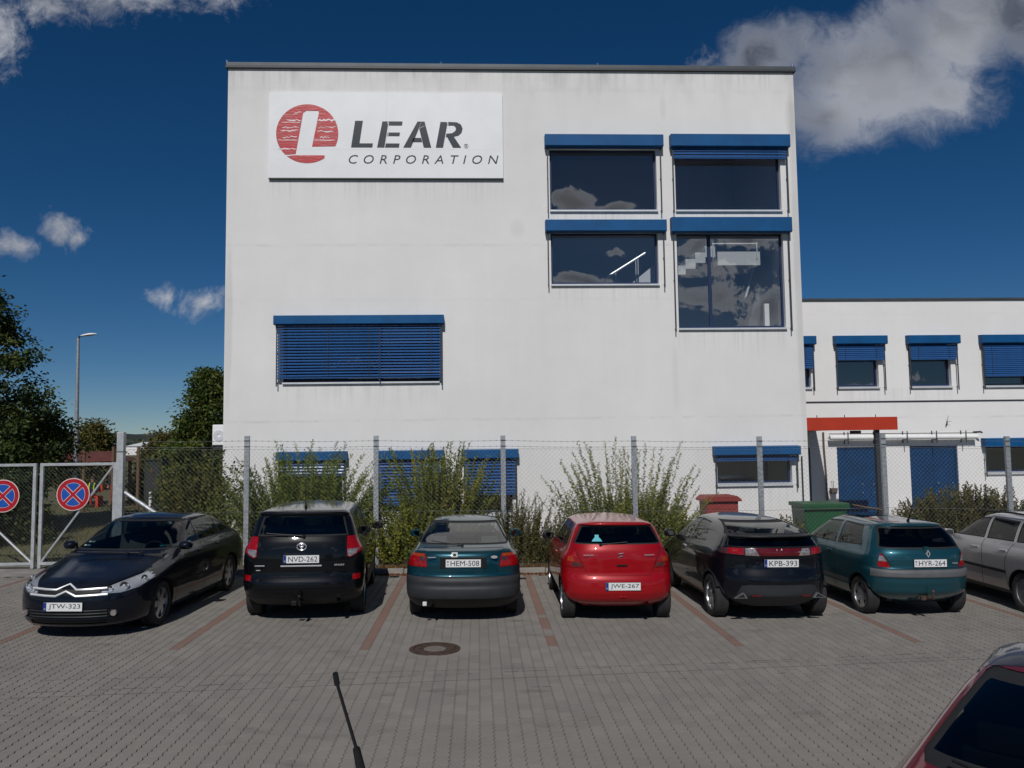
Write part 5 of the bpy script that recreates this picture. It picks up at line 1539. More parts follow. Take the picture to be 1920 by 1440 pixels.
# ---------------------------------------------------------------- blue-green small hatchback
def x_clio(car, sp, P):
    number_plate(car, 'HYR-264', .05, .048, .845, eu=False)
    b = MB(); b.prism([(-.035, 0), (0, .06), (.035, 0), (0, -.06)], -.012, .0); b.prism([(-.014, 0), (0, .03), (.014, 0), (0, -.03)], -.016, -.010, 1)
    o = b.build('badge', [M['chrome'], M['car_black_plastic']], car, fix=True); o.location = (.03, .075, .985)
    badge_text(car, 'CLIO', .46, .070, .84, .09, .022)
    b = MB(); b.tube([(.02, .075, 1.045), (.02, .13, 1.05)], [.05, .045], 14); b.build('wiper_hub', P, car, smooth=True)
    whip(car, .05, .62, 1.435, .30, .35)
    towbar(car, .02, .34, 'cast_iron')
    MB().box(-.32, .32, 1.35, 2.0, 1.4545, 1.4585).build('sunroof', M['car_glass_dark'], car)
CLI = dict(H=1.455, ro=.615, wb=2.47, track=1.41, wr=.29, wheel='alloy5', belt=.97, cowl=2.88, mirror=(2.5, .99),
  rear=[(.22, .3), (.34, .09), (.39, .03), (.45, .005), (.50, .01), (.52, .0), (.60, .0), (.625, .0), (.64, -.014), (.735, -.006), (.755, .045), (.78, .055), (.9, .06), (1.0, .08), (1.045, .115), (1.25, .255), (1.375, .36), (1.39, .325), (1.41, .335), (1.425, .42), (1.44, .8), (1.45, 1.25), (1.455, 1.55)],
  front=[(.22, 3.6), (.4, 3.78), (.5, 3.81), (.65, 3.75), (.78, 3.5), (.88, 3.15), (.95, 2.88), (1.15, 2.52), (1.35, 2.18), (1.4, 2.06), (1.43, 1.95), (1.45, 1.8), (1.455, 1.62)],
  width=[(.22, .71), (.3, .78), (.45, .812), (.6, .82), (.8, .818), (.92, .798), (.98, .768), (1.04, .742), (1.2, .676), (1.35, .592), (1.39, .53), (1.42, .42), (1.445, .22), (1.455, .05)],
  Rr=[(.2, .55), (.75, .5), (1.0, .42), (1.2, .33), (1.45, .28)], Rf=[(.2, .8), (.8, .6), (1.0, .4), (1.45, .35)], nr=2.6,
  regmats={'glass_rear': 'car_glass_dark', 'win_a': 'car_glass_green', 'win_b': 'car_glass', 'glass_front': 'car_glass', 'tail_light': 'lamp_red', 'reverse_light': 'lamp_clear', 'headlight': 'lamp_clear', 'bumper': 'paint', 'bumper_grey': 'car_strip_plastic', 'tailgate': 'paint'},
  paired=('tail_light', 'reverse_light', 'headlight'), pretty={'glass_rear': 'rear_window', 'glass_front': 'windscreen', 'bumper': 'rear_bumper', 'bumper_grey': 'bumper_strip'}, off={'tail_light': .006, 'reverse_light': .006},
  regions=[('bumper', [(-1.2, .1), (1.2, .1), (1.2, .755), (-1.2, .755)], 'rear', dict(mirror=False, ylim=(-1, .29), seam=.004)),
    ('bumper_grey', [(-1.2, .632), (1.2, .632), (1.2, .748), (-1.2, .748)], 'rear', dict(mirror=False, ylim=(-1, .29))),
    ('bumper_grey', [(.95, .42), (2.7, .42), (2.7, .49), (.95, .49)], 'side', dict()),
    ('tailgate', [(-.50, .765), (.50, .765), (.62, .95), (.655, 1.05), (-.655, 1.05), (-.62, .95)], 'rear', dict(mirror=False, seam=.005, ylim=(-1, .4))),
    glassrear([(-.62, 1.055), (.62, 1.055), (.66, 1.075), (.565, 1.34), (.53, 1.368), (-.53, 1.368), (-.565, 1.34), (-.66, 1.075)]),
    lamps([(.495, .77), (.95, .77), (.95, .98), (.72, 1.05), (.665, 1.05), (.62, .95)], 'tail_light', ylim=(-1, .22)),
    lamps([(.585, .865), (.95, .865), (.95, .945), (.635, .945)], 'reverse_light', ylim=(-1, .22), seam=0),
    ('headlight', [(.36, .58), (.85, .6), (.85, .78), (.42, .70)], 'front', dict(mirror=True, seam=.006, ylim=(3.2, 5))),
    ('glass_front', [(-.72, 1.0), (.72, 1.0), (.54, 1.385), (-.54, 1.385)], 'front', dict(mirror=False, seam=.02, ylim=(1.9, 2.95))),
    side('win_a', [(1.46, 1.015), (2.58, 1.0), (2.12, 1.35), (1.48, 1.375)]), side('win_b', [(.62, 1.06), (1.38, 1.02), (1.40, 1.375), (.78, 1.355)])]
    + seamline([(1.42, 1.0), (1.38, .6), (1.42, .28)]) + seamline([(2.62, .96), (2.64, .6), (2.6, .28)]),
  handles=[(1.56, .87)], extra=x_clio, mirror_mat='car_black_plastic', bench_y=.85, seat_y=1.55)
build_car('parked_hatchback', 'blue-green small hatchback with roof aerial and grey bumper strip, registration HYR-264', CLI, (7.06, 12.48), radians(2.2), M['paint_clio'], group='cars parked nose-in along the fence')

# ---------------------------------------------------------------- silver estate, cut by the frame
def x_est(car, sp, P):
    for s_ in (1, -1):
        b = MB(); b.tube([(s_ * .53, .75, 1.44), (s_ * .545, .85, 1.50), (s_ * .565, 1.7, 1.52), (s_ * .56, 2.3, 1.50), (s_ * .54, 2.42, 1.45)], .016, 8); b.build('roof_rail', M['car_black_plastic'], car, smooth=True)
        MB().prismx([(1.42, .56), (3.3, .56), (3.3, .61), (1.42, .61)], s_ * .866, s_ * .882).build('side_moulding', M['car_black_plastic'], car, fix=True, bevel=.006)
    MB().box(-.26, .26, .035, .05, .795, .905).build('number_plate', M['plate_white'], car)
EST = dict(H=1.495, ro=1.03, wb=2.70, track=1.50, wr=.315, wheel='hub', belt=1.0, cowl=3.38, mirror=(3.0, 1.03),
  rear=[(.22, .3), (.35, .1), (.5, 0), (.68, .03), (.72, .07), (1.0, .09), (1.3, .27), (1.42, .42), (1.45, .55), (1.47, 1.0), (1.485, 1.6), (1.495, 2.1)],
  front=[(.22, 4.45), (.4, 4.65), (.55, 4.68), (.7, 4.55), (.8, 4.2), (.9, 3.65), (.97, 3.38), (1.15, 3.03), (1.36, 2.68), (1.42, 2.55), (1.46, 2.44), (1.485, 2.35), (1.495, 2.2)],
  width=[(.22, .76), (.3, .83), (.45, .862), (.6, .87), (.8, .866), (.92, .845), (.99, .818), (1.03, .785), (1.08, .752), (1.2, .698), (1.36, .612), (1.42, .555), (1.46, .42), (1.485, .22), (1.495, .05)],
  Rr=[(.2, .5), (1.0, .4), (1.5, .3)], Rf=[(.2, .9), (.8, .7), (1.0, .45), (1.5, .4)],
  regmats={'glass_rear': 'car_glass', 'win_a': 'car_glass', 'win_b': 'car_glass', 'win_c': 'car_glass_dark', 'glass_front': 'car_glass', 'tail_light': 'lamp_red', 'headlight': 'lamp_clear', 'bumper': 'paint', 'sill_dark': 'car_grey_plastic'},
  paired=('tail_light', 'headlight', 'sill_dark'), pretty={'glass_rear': 'rear_window', 'glass_front': 'windscreen', 'sill_dark': 'sill', 'bumper': 'rear_bumper'},
  regions=[('bumper', [(-1.2, .1), (1.2, .1), (1.2, .70), (-1.2, .70)], 'rear', dict(mirror=False, ylim=(-1, .68), seam=.004)),
    ('sill_dark', [(1.3, .1), (3.4, .1), (3.4, .30), (1.3, .30)], 'side', dict()),
    glassrear([(-.66, 1.04), (.66, 1.04), (.54, 1.41), (-.54, 1.41)]), lamps([(.62, .74), (.95, .74), (.95, 1.0), (.66, 1.0)], 'tail_light', ylim=(-1, .3)),
    ('headlight', [(.45, .6), (.9, .62), (.9, .8), (.48, .74)], 'front', dict(mirror=True, seam=.006, ylim=(4.0, 5))),
    ('glass_front', [(-.74, 1.02), (.74, 1.02), (.56, 1.41), (-.56, 1.41)], 'front', dict(mirror=False, seam=.02, ylim=(2.4, 3.45))),
    side('win_a', [(2.12, 1.06), (3.08, 1.04), (2.62, 1.36), (2.15, 1.41)], .02), side('win_b', [(1.36, 1.075), (2.05, 1.06), (2.09, 1.41), (1.40, 1.40)], .02), side('win_c', [(.42, 1.10), (1.29, 1.075), (1.33, 1.40), (.62, 1.37)], .02)]
    + seamline([(2.08, 1.04), (2.04, .6), (2.08, .28)]) + seamline([(3.24, 1.0), (3.26, .6), (3.22, .28)]) + seamline([(1.32, 1.05), (1.45, .75), (1.4, .35)]),
  handles=[(2.24, .90), (1.50, .92)], handle_mat='chrome', extra=x_est)
build_car('parked_estate', 'silver estate car with roof rails and chrome door handles, last in the row', EST, (9.74, 11.86), radians(-.5), M['paint_silver'], group='cars parked nose-in along the fence')

# ---------------------------------------------------------------- dark navy saloon, nose to the camera
def x_c5(car, sp, P):
    L = sp['L']
    number_plate(car, 'JTW-323', 0.02, L + .006, .455, front=True)
    # double chevron drawn out into two chrome bars
    for (z, w, kk) in ((.672, .50, 0), (.592, .52, 1)):
        pts = [(-w, -.055, .012), (-.135, -.012, 0.0), (0, .0, .060), (.135, -.012, 0.0), (w, -.055, .012)]
        b = MB()
        P2 = [(-w, z + .012), (-.42, z + .010), (-.28, z + .004), (-.135, z), (0, z + .062), (.135, z), (.28, z + .004), (.42, z + .010), (w, z + .012)]
        fy = pchip(sp['front'])
        tp = []
        for (xx, zz) in P2:
            yy = front_y(sp, xx, zz) + .004
            tp.append((xx, yy, zz))
        b.tube(tp, .016, 6); b.build('chevron_bar', M['aluminium'], car, smooth=True)
    for s_ in (1, -1):
        # round lamp units behind the clear lens
        for (lx, ly, lz, lr) in ((.515, front_y(sp, .515, .672) - .03, .668, .044), (.655, front_y(sp, .655, .69) - .035, .69, .058), (.785, front_y(sp, .785, .75) - .035, .745, .045)):
            b = MB(); n = 18
            for (rad, yy) in ((lr, 0.012), (lr * .9, -.0), (lr * .45, -.03), (.004, -.035)):
                for k in range(n): b.v.append((rad * cos(2 * pi * k / n), yy, rad * sin(2 * pi * k / n)))
            for i in range(3):
                for k in range(n): b.f.append((i * n + k, (i + 1) * n + k, (i + 1) * n + (k + 1) % n, i * n + (k + 1) % n)); b.mi.append(0 if i < 1 else 1)
            o = b.build('headlamp_reflector', [M['chrome'], M['rim_grey']], car, smooth=True); o.location = (lx * s_, ly, lz); o.rotation_euler = (0, 0, -s_ * .5)
            MB().tube([(0, -.03, 0), (0, -.002, 0)], lr * .3, 10).build('bulb', M['plate_white'], o, smooth=True)
        MB().tube([(s_ * .60, 4.60, .355), (s_ * .60, 4.635, .355)], .04, 14).build('fog_light', M['lamp_clear'], car, smooth=True)
    # lower grille bars
    for z in (.315, .355, .395):
        b = MB(); tp = []
        for i in range(13):
            xx = -.52 + 1.04 * i / 12
            tp.append((xx, front_y(sp, xx, z) - .004, z))
        b.tube(tp, .008, 6); b.build('grille_bar', M['car_grey_plastic'], car)
    for (xx, zz, wd, mt) in ((.54, 1.115, .11, 'sticker'), (.57, 1.07, .11, 'sticker'), (-.58, 1.065, .06, 'cyan_sticker')):
        o = MB().box(-wd / 2, wd / 2, -.002, .002, -.016, .016).build('sticker', M[mt], car); o.location = (xx, front_y(sp, xx, zz) - .03, zz); o.rotation_euler = (radians(62), 0, -.35 if xx > 0 else .35)
    for s_ in (1, -1): wiper(car, s_ * .1 - .35, s_ * .1 + .25, 3.55, 1.01, 1.02, .02)
SAL = dict(L=4.745, H=1.475, ro=.995, wb=2.75, track=1.53, wr=.32, tw=.21, wheel='alloyY', belt=1.0, cowl=3.50, mirror=(3.05, 1.03), archgap=.04,
  rear=[(.14, .25), (.22, .15), (.35, .05), (.5, 0), (.7, .03), (.9, .08), (1.0, .11), (1.04, .22), (1.08, .36), (1.2, .66), (1.33, 1.0), (1.40, 1.25), (1.44, 1.5), (1.465, 1.8), (1.475, 2.0)],
  front=[(.14, 4.52), (.18, 4.66), (.24, 4.715), (.36, 4.742), (.50, 4.745), (.58, 4.735), (.66, 4.715), (.71, 4.67), (.755, 4.55), (.81, 4.28), (.88, 3.92), (.95, 3.60), (1.0, 3.45), (1.15, 3.12), (1.36, 2.64), (1.42, 2.46), (1.45, 2.33), (1.465, 2.22), (1.475, 2.1)],
  width=[(.14, .76), (.2, .83), (.3, .868), (.5, .887), (.7, .89), (.82, .878), (.90, .855), (.96, .828), (1.0, .80), (1.04, .778), (1.15, .738), (1.3, .672), (1.38, .618), (1.43, .52), (1.46, .33), (1.475, .05)],
  Rr=[(.2, .6), (1.0, .5), (1.1, .4), (1.5, .35)], Rf=[(.2, .85), (.55, .85), (.66, .85), (.75, .95), (.85, .8), (.95, .55), (1.0, .5), (1.2, .45), (1.5, .4)], nf=2.55,
  regmats={'glass_rear': 'car_glass', 'win_a': 'car_glass', 'win_b': 'car_glass', 'win_c': 'car_glass_dark', 'glass_front': 'car_glass', 'glass_headlamp': 'lens_glass', 'tail_light': 'lamp_red', 'bumper': 'paint', 'grille': 'car_black_plastic', 'bonnet': 'paint', 'side_strip': 'car_black_plastic'},
  paired=('tail_light', 'glass_headlamp', 'side_strip'), pretty={'glass_rear': 'rear_window', 'glass_front': 'windscreen', 'glass_headlamp': 'headlight', 'bumper': 'front_bumper', 'side_strip': 'side_moulding'}, off={'glass_headlamp': .008, 'grille': -.012},
  regions=[('bumper', [(-1.2, .1), (1.2, .1), (1.2, .64), (-1.2, .64)], 'front', dict(mirror=False, ylim=(4.09, 5), seam=.004)),
    ('grille', [(-.62, .30), (.62, .30), (.66, .36), (.56, .415), (-.56, .415), (-.66, .36)], 'front', dict(mirror=False, ylim=(4.2, 5))),
    ('grille', [(-.50, .215), (.50, .215), (.52, .27), (-.52, .27)], 'front', dict(mirror=False, ylim=(4.2, 5))),
    ('grille', [(-.50, .60), (.50, .60), (.48, .685), (-.48, .685)], 'front', dict(mirror=False, ylim=(4.2, 5))),
    ('bonnet', [(-.72, 3.56), (.72, 3.56), (.60, 4.30), (.42, 4.585), (-.42, 4.585), (-.60, 4.30)], 'top', dict(mirror=False, seam=.005)),
    ('glass_headlamp', [(.42, .612), (.66, .605), (.82, .645), (.872, .74), (.868, .885), (.80, .875), (.54, .755), (.43, .70)], 'front', dict(mirror=True, seam=.006, ylim=(3.88, 5))),
    ('glass_front', [(-.78, 1.025), (.78, 1.025), (.61, 1.41), (-.61, 1.41)], 'front', dict(mirror=False, seam=.022, ylim=(2.3, 3.55))),
    glassrear([(-.66, 1.09), (.66, 1.09), (.56, 1.40), (-.56, 1.40)], ylim=(.2, 1.5)), lamps([(.6, .78), (.95, .78), (.95, 1.0), (.62, 1.0)], 'tail_light', ylim=(-1, .35)),
    side('win_a', [(2.25, 1.05), (3.14, 1.035), (2.68, 1.365), (2.27, 1.405)]), side('win_b', [(1.32, 1.055), (2.19, 1.05), (2.21, 1.408), (1.42, 1.395)]), side('win_c', [(.74, 1.11), (1.25, 1.06), (1.34, 1.38), (1.12, 1.32)]),
    ('side_strip', [(1.4, .50), (3.3, .50), (3.3, .545), (1.4, .545)], 'side', dict())]
    + seamline([(2.22, 1.03), (2.18, .6), (2.22, .28)]) + seamline([(3.3, 1.0), (3.32, .6), (3.28, .28)]) + seamline([(1.34, 1.03), (1.46, .75), (1.4, .35)]),
  handles=[(2.36, .90), (1.56, .92)], extra=x_c5)
CH = radians(177.2)
nose = Vector((-5.80, 11.62))
rear_pt = nose - Vector((-sin(CH), cos(CH))) * SAL['L'] * 1.045
build_car('parked_saloon', 'dark navy car facing the camera with chrome chevron grille, registration JTW-323', SAL, (rear_pt.x, rear_pt.y), CH, M['paint_navy'], scale=1.045)

# ---------------------------------------------------------------- crimson car cut by the lower right corner
def x_red(car, sp, P):
    wiper(car, -.02, -.40, .40, 1.118, 1.165, .10)
mat('roof_dark', (0.022, 0.020, 0.026), 0.3, coat=0.6, spec=.3)
CRM = dict(MON); CRM['extra'] = x_red; CRM['regions'] = [glassrear([(-.63, 1.12), (.63, 1.12), (.66, 1.14), (.585, 1.27), (.525, 1.355), (.49, 1.372), (-.49, 1.372), (-.525, 1.355), (-.585, 1.27), (-.66, 1.14)], ylim=(.2, 2.0), seam=.03) if r_e[0] == 'glass_rear' else r_e for r_e in MON['regions']] + [('roof_panel', [(-.60, 1.70), (.60, 1.70), (.60, 2.62), (-.60, 2.62)], 'top', dict(mirror=False, seam=.006))]
CRM['nomirror'] = True; CRM['handles'] = []
CRM['regmats'] = dict(MON['regmats'], roof_panel='roof_dark', glass_rear='car_glass_dark', win_a='car_glass_dark', win_b='car_glass_dark')
hd = radians(-42)
nd = Vector((-sin(hd), cos(hd))); rd = Vector((nd.y, -nd.x))
hc = Vector((3.0, 4.82))        # left roof corner above the rear window
org = hc + rd * .55 * 1.03 - nd * 1.62 * 1.03
build_car('parked_car', 'crimson red car with dark roof cut off by the lower right corner', CRM, (org.x, org.y), hd, M['paint_crimson'])

# ---------------------------------------------------------------- van below the camera, only its aerial reaches into view
def x_van(car, sp, P):
    b = MB()
    o = Vector((-.207, 1.50, 2.13)); 
    pts = [(-.205, 1.505, 2.09), (-.207, 1.50, 2.13), (-.212, 1.47, 2.175), (-.216, 1.44, 2.225), (-.2165, 1.437, 2.229), (-.2295, 1.325, 2.368), (-.2297, 1.324, 2.369), (-.231, 1.315, 2.388)]
    pts = [(x, y + 3.25, z - gz(0)) for x, y, z in pts]
    b.tube(pts, [.030, .017, .0085, .0065, .0030, .0026, .0046, .0044], 12)
    b.build('antenna', M['car_black_plastic'], car, smooth=True)
VAN = dict(H=2.09, ro=.95, wb=3.0, track=1.62, wr=.33, wheel='hub', belt=1.15, cowl=5.0, mirror=(4.6, 1.3),
  rear=[(.25, .2), (.4, 0), (.9, .02), (1.2, .04), (1.9, .12), (2.0, .16), (2.05, .3), (2.08, .8), (2.09, 1.4)],
  front=[(.25, 5.6), (.5, 5.75), (.8, 5.7), (1.0, 5.45), (1.1, 5.15), (1.2, 5.05), (1.9, 4.92), (2.0, 4.88), (2.05, 4.82), (2.08, 4.72), (2.09, 4.4)],
  width=[(.25, .82), (.5, .93), (.9, .95), (1.15, .93), (1.9, .80), (2.0, .74), (2.06, .6), (2.09, .1)],
  Rr=[(.2, .3), (2.1, .3)], Rf=[(.2, .7), (1.1, .5), (2.1, .35)], nr=3.0,
  regmats={'glass_front': 'car_glass_dark', 'win_a': 'car_glass_dark', 'tail_light': 'lamp_red', 'headlight': 'lamp_clear'}, paired=('tail_light', 'headlight'), pretty={'glass_front': 'windscreen'},
  regions=[('glass_front', [(-.78, 1.25), (.78, 1.25), (.68, 1.88), (-.68, 1.88)], 'front', dict(mirror=False, seam=.02, ylim=(4.3, 5.2))), lamps([(.7, .8), (1.0, .8), (1.0, 1.2), (.74, 1.2)], 'tail_light', ylim=(-1, .3)),
    side('win_a', [(3.6, 1.22), (4.75, 1.22), (4.6, 1.8), (3.65, 1.85)]), ('headlight', [(.5, .75), (.95, .75), (.95, .98), (.6, .95)], 'front', dict(mirror=True, seam=.006, ylim=(4.9, 6)))],
  handles=[(3.7, 1.05)], extra=x_van, mirror_mat='car_black_plastic', seat_y=3.5)
vn = build_car('delivery_van', 'van mostly below the frame, its thin black roof aerial standing at the lower edge', VAN, (0.0, -3.25), 0.0, M['paint_van'], scale=1.0)
vn['category'] = 'van'
vn.rotation_quaternion = (1, 0, 0, 0)
# ================================================================== FENCE AND GATE
mat('galvanised', (0.46, 0.48, 0.50), 0.5, metal=0.55, var=0.35, vscale=14)
mat('wire', (0.20, 0.205, 0.21), 0.6, metal=0.3)
mat('gate_paint', (0.48, 0.50, 0.51), 0.5, metal=0.3, var=0.25, vscale=9)
FY = 18.3
POSTS = [(-5.21, 2.99), (-2.32, 2.96), (.56, 2.93), (3.57, 2.88), (6.50, 2.84), (9.42, 2.86), (12.39, 2.77), (15.3, 2.73)]
GP = (-7.98, 3.11)
fence = thing('chain_link_fence', 'tall chain-link fence with galvanised posts and barbed wire in front of the white block', 'fence', (3.6, FY, 0), world=True)
for (x, h) in POSTS:
    b = MB()
    b.box(x - .055, x + .055, FY - .008, FY, gz(x), h); b.box(x + .047, x + .055, FY, FY + .06, gz(x), h); b.box(x - .055, x - .047, FY, FY + .06, gz(x), h)
    p = b.build('post', M['galvanised'], fence)
    for dz in (.11, .24): MB().box(x - .057, x + .057, FY - .014, FY - .009, h - dz - .012, h - dz + .012).build('wire_clip', M['dark_metal'], p)
allp = [GP] + POSTS
def wire_panel(parent, x0, x1, zb0, zb1, zt0, zt1, y, pitch=.10, r=.0017, name='mesh_panel'):
    b = MB()
    def zt(x): return zt0 + (zt1 - zt0) * (x - x0) / (x1 - x0)
    def zb(x): return zb0 + (zb1 - zb0) * (x - x0) / (x1 - x0)
    H = zt0 - zb0; W_ = x1 - x0
    n = int((W_ + H) / pitch) + 2
    for sgn in (1, -1):
        for i in range(-1, n):
            # line x = c + sgn*z
            if sgn > 0: c = x0 - H + i * pitch
            else: c = x0 + i * pitch
            pts = []
            za, zc = zb0, zt0
            t0, t1 = 0.0, H
            # clip in z so that x stays inside
            if sgn > 0:
                t0 = max(t0, x0 - c); t1 = min(t1, x1 - c)
            else:
                t0 = max(t0, c - x1); t1 = min(t1, c - x0)
            if t1 - t0 < .05: continue
            xa, xb = c + sgn * t0, c + sgn * t1
            pa = (xa, y + sgn * .002, zb(xa) + t0 * (zt(xa) - zb(xa)) / H); pb = (xb, y + sgn * .002, zb(xb) + t1 * (zt(xb) - zb(xb)) / H)
            b.tube([pa, pb], r, 3, cap=False)
    o = b.build(name, M['wire'], parent)
    tag(o, kind='stuff')
    return o
for i in range(len(allp) - 1):
    (xa, ha), (xb, hb) = allp[i], allp[i + 1]
    if i == 0: ha = 3.02
    wire_panel(fence, xa, xb, gz(xa) + .08, gz(xb) + .08, ha - .30, hb - .30, FY - .018)
    for dz in (.11, .24):
        b = MB(); n = 9
        pts = [(xa + (xb - xa) * k / n, FY - .016, ha - dz + (hb - ha) * k / n - .02 * sin(pi * k / n)) for k in range(n + 1)]
        b.tube(pts, .003, 4)
        m_ = int((xb - xa) / .14)
        for k in range(m_):
            x = xa + (k + .5) * .14; z = ha - dz + (hb - ha) * (x - xa) / (xb - xa) - .02 * sin(pi * (x - xa) / (xb - xa))
            b.tube([(x - .012, FY - .016, z - .014), (x + .012, FY - .016, z + .014)], .0028, 3); b.tube([(x - .012, FY - .03, z + .012), (x + .012, FY - .002, z - .012)], .0028, 3)
        tag(b.build('barbed_wire', M['wire'], fence), kind='stuff')
    for dz, nm in ((.30, 'tension_wire'), (1.7, 'tension_wire')):
        MB().tube([(xa, FY - .02, ha - dz), (xb, FY - .02, hb - dz)], .003, 4).build(nm, M['wire'], fence)
b = MB(); b.tube([(-7.93, FY + .05, 1.78), (-5.75, FY + .05, .30)], .045, 8); b.build('brace', M['galvanised'], fence, smooth=True)

gate = thing('entrance_gate', 'galvanised double-leaf wire gate with diagonal braces left of the parked cars', 'gate', (-10, FY, .1), world=True)
MB().box(GP[0] - .075, GP[0] + .075, FY - .07, FY + .07, gz(-8), GP[1]).build('gate_post', M['gate_paint'], gate, bevel=.008)
MB().box(GP[0] - .078, GP[0] + .078, FY - .073, FY + .073, 2.66, 2.68).build('post_band', M['dark_metal'], gate)
def bar(b, p, q, t=.028):
    b.tube([p, q], t * 1.2, 4)
for (xa, xb, diag) in ((-9.69, -8.10, 1), (-12.6, -9.84, -1)):
    zt_, zb_ = 2.405, .235
    f = MB()
    f.box(xa, xb, FY - .03, FY + .03, zt_ - .03, zt_ + .03); f.box(xa, xb, FY - .03, FY + .03, zb_ - .03, zb_ + .03)
    leaf = f.build('gate_leaf', M['gate_paint'], gate, bevel=.005)
    for xx in (xa, xb):
        MB().box(xx - .035, xx + .035, FY - .032, FY + .032, zb_ - .10, zt_ + .032).build('stile', M['gate_paint'], leaf, bevel=.005)
    d0, d1 = ((xa + .03, zb_ + .03), (xb - .03, zt_ - .03)) if diag > 0 else ((xb - .03, zb_ + .03), (xa + .5, zt_ - .03))
    MB().tube([(d0[0], FY, d0[1]), (d1[0], FY, d1[1])], .026, 8).build('diagonal_brace', M['gate_paint'], leaf, smooth=True)
    wire_panel(leaf, xa + .04, xb - .04, zb_ + .03, zb_ + .03, zt_ - .03, zt_ - .03, FY + .03, pitch=.085)
mat('sign_blue', (0.012, 0.085, 0.40), 0.35, var=0.15, vscale=6)
mat('sign_ring', (0.42, 0.010, 0.020), 0.35, var=0.15, vscale=6)
mat('sign_edge', (0.70, 0.55, 0.50), 0.4)
def no_stopping(x, z, label):
    s = thing('no_stopping_sign', label, 'road sign', (x, FY - .05, z), group='no-stopping signs on the gate')
    def dsc(r0_, r1_, y, mt, nm, n=40):
        b = MB(); d = MB(); disc(d, r0_, r1_, 0, .004, n)
        b.v = [(p[0], y - p[2], p[1]) for p in d.v]; b.f = [f for f in d.f]; b.mi = d.mi
        return b.build(nm, M[mt], s, fix=True)
    dsc(0, .36, 0, 'sign_edge', 'backplate'); dsc(0, .252, -.004, 'sign_blue', 'blue_field'); dsc(.262, .342, -.004, 'sign_ring', 'red_ring')
    for a in (pi / 4, -pi / 4):
        for (w, l, y, mt, nm) in ((.041, .250, -.0085, 'sign_edge', 'cross_outline'), (.029, .275, -.0125, 'sign_ring', 'cross_bar')):
            b = MB(); c_, s_ = cos(a), sin(a)
            b.prism([(c_ * u - s_ * v, s_ * u + c_ * v) for u, v in ((-l, -w), (l, -w), (l, w), (-l, w))], y - (.0005 if a > 0 else 0), y + .0035)
            b.build(nm, M[mt], s, fix=True)
    MB().box(-.03, .03, .001, .02, -.25, .25).build('bracket', M['galvanised'], s)
no_stopping(-8.98, 1.742, 'round blue no-stopping sign with red cross on the right gate leaf')
no_stopping(-10.50, 1.730, 'round blue no-stopping sign cut by the left edge on the left gate leaf')

# ================================================================== YARD THINGS
mat('bin_red', (0.25, 0.03, 0.022), 0.6, var=0.25, vscale=4)
mat('bin_green', (0.010, 0.085, 0.028), 0.5, var=0.2, vscale=4)
mat('wood', (0.17, 0.10, 0.055), 0.85, var=0.4, vscale=8, stretch=(6, 6, 1))
bn = thing('grit_box', 'red box with overhanging lid behind the fence below the small window', 'box', (6.1, 20.4, gz(6)), world=True)
MB().prism([(5.74, gz(6)), (6.52, gz(6)), (6.54, 1.22), (5.72, 1.22)], 20.1, 20.75).build('body', M['bin_red'], bn, fix=True, bevel=.015)
MB().prism([(5.64, 1.222), (6.62, 1.222), (6.60, 1.28), (6.50, 1.36), (5.76, 1.36), (5.66, 1.28)], 20.02, 20.83).build('lid', M['bin_red'], bn, fix=True, bevel=.012)
gn = thing('waste_container', 'green wheeled waste container behind the fence by the canopy', 'container', (8.7, 20.4, gz(8.7)), world=True)
MB().prism([(8.24, .12), (9.22, .12), (9.28, 1.04), (8.18, 1.04)], 20.0, 20.85).build('body', M['bin_green'], gn, fix=True, bevel=.02)
MB().box(8.13, 9.34, 19.95, 20.9, 1.042, 1.14).build('lid', M['bin_green'], gn, bevel=.02)
MB().box(8.14, 9.33, 19.93, 19.949, 1.0, 1.05).build('rim_bar', M['bin_green'], gn)
for xx in (8.4, 9.05):
    for yy in (20.15, 20.7): MB().tube([(xx - .025, yy, .02), (xx + .025, yy, .02)], .08, 12).build('castor', M['rubber'], gn)
pk = MB().box(-.03, .03, -.35, .35, -.012, .012).build('plank', M['wood'])
pk.location = (9.95, 20.3, .99); pk.rotation_euler = (.2, .55, 1.2); tag(pk, 'loose grey plank leaning beside the green container', 'plank')
# lamp post
lp = thing('street_lamp', 'grey street lamp post rising behind the gate', 'street lamp', (-15.72, 32, gz(-16)), world=True)
MB().tube([(-15.66, 32, .1), (-15.72, 32, 7.1)], [.10, .055], 10).build('pole', M['galvanised'], lp, smooth=True)
b = MB(); b.tube([(-15.72, 32, 7.08), (-15.65, 31.98, 7.16), (-15.5, 31.95, 7.20)], .035, 8); b.build('arm', M['dark_metal'], lp, smooth=True)
b = MB()
for (t, w, h) in ((0, .04, .03), (.12, .09, .06), (.35, .13, .075), (.55, .10, .05), (.66, .02, .015)):
    for k in range(10):
        a = 2 * pi * k / 10
        b.v.append((-15.60 + t * .95, 31.95 + w * cos(a), 7.17 + t * .12 + h * sin(a) * (1.0 if sin(a) > 0 else .5)))
for i in range(4):
    for k in range(10): b.f.append((i * 10 + k, i * 10 + (k + 1) % 10, (i + 1) * 10 + (k + 1) % 10, (i + 1) * 10 + k)); b.mi.append(0)
b.build('lamp_head', M['white_paint'], lp, smooth=True, fix=True)
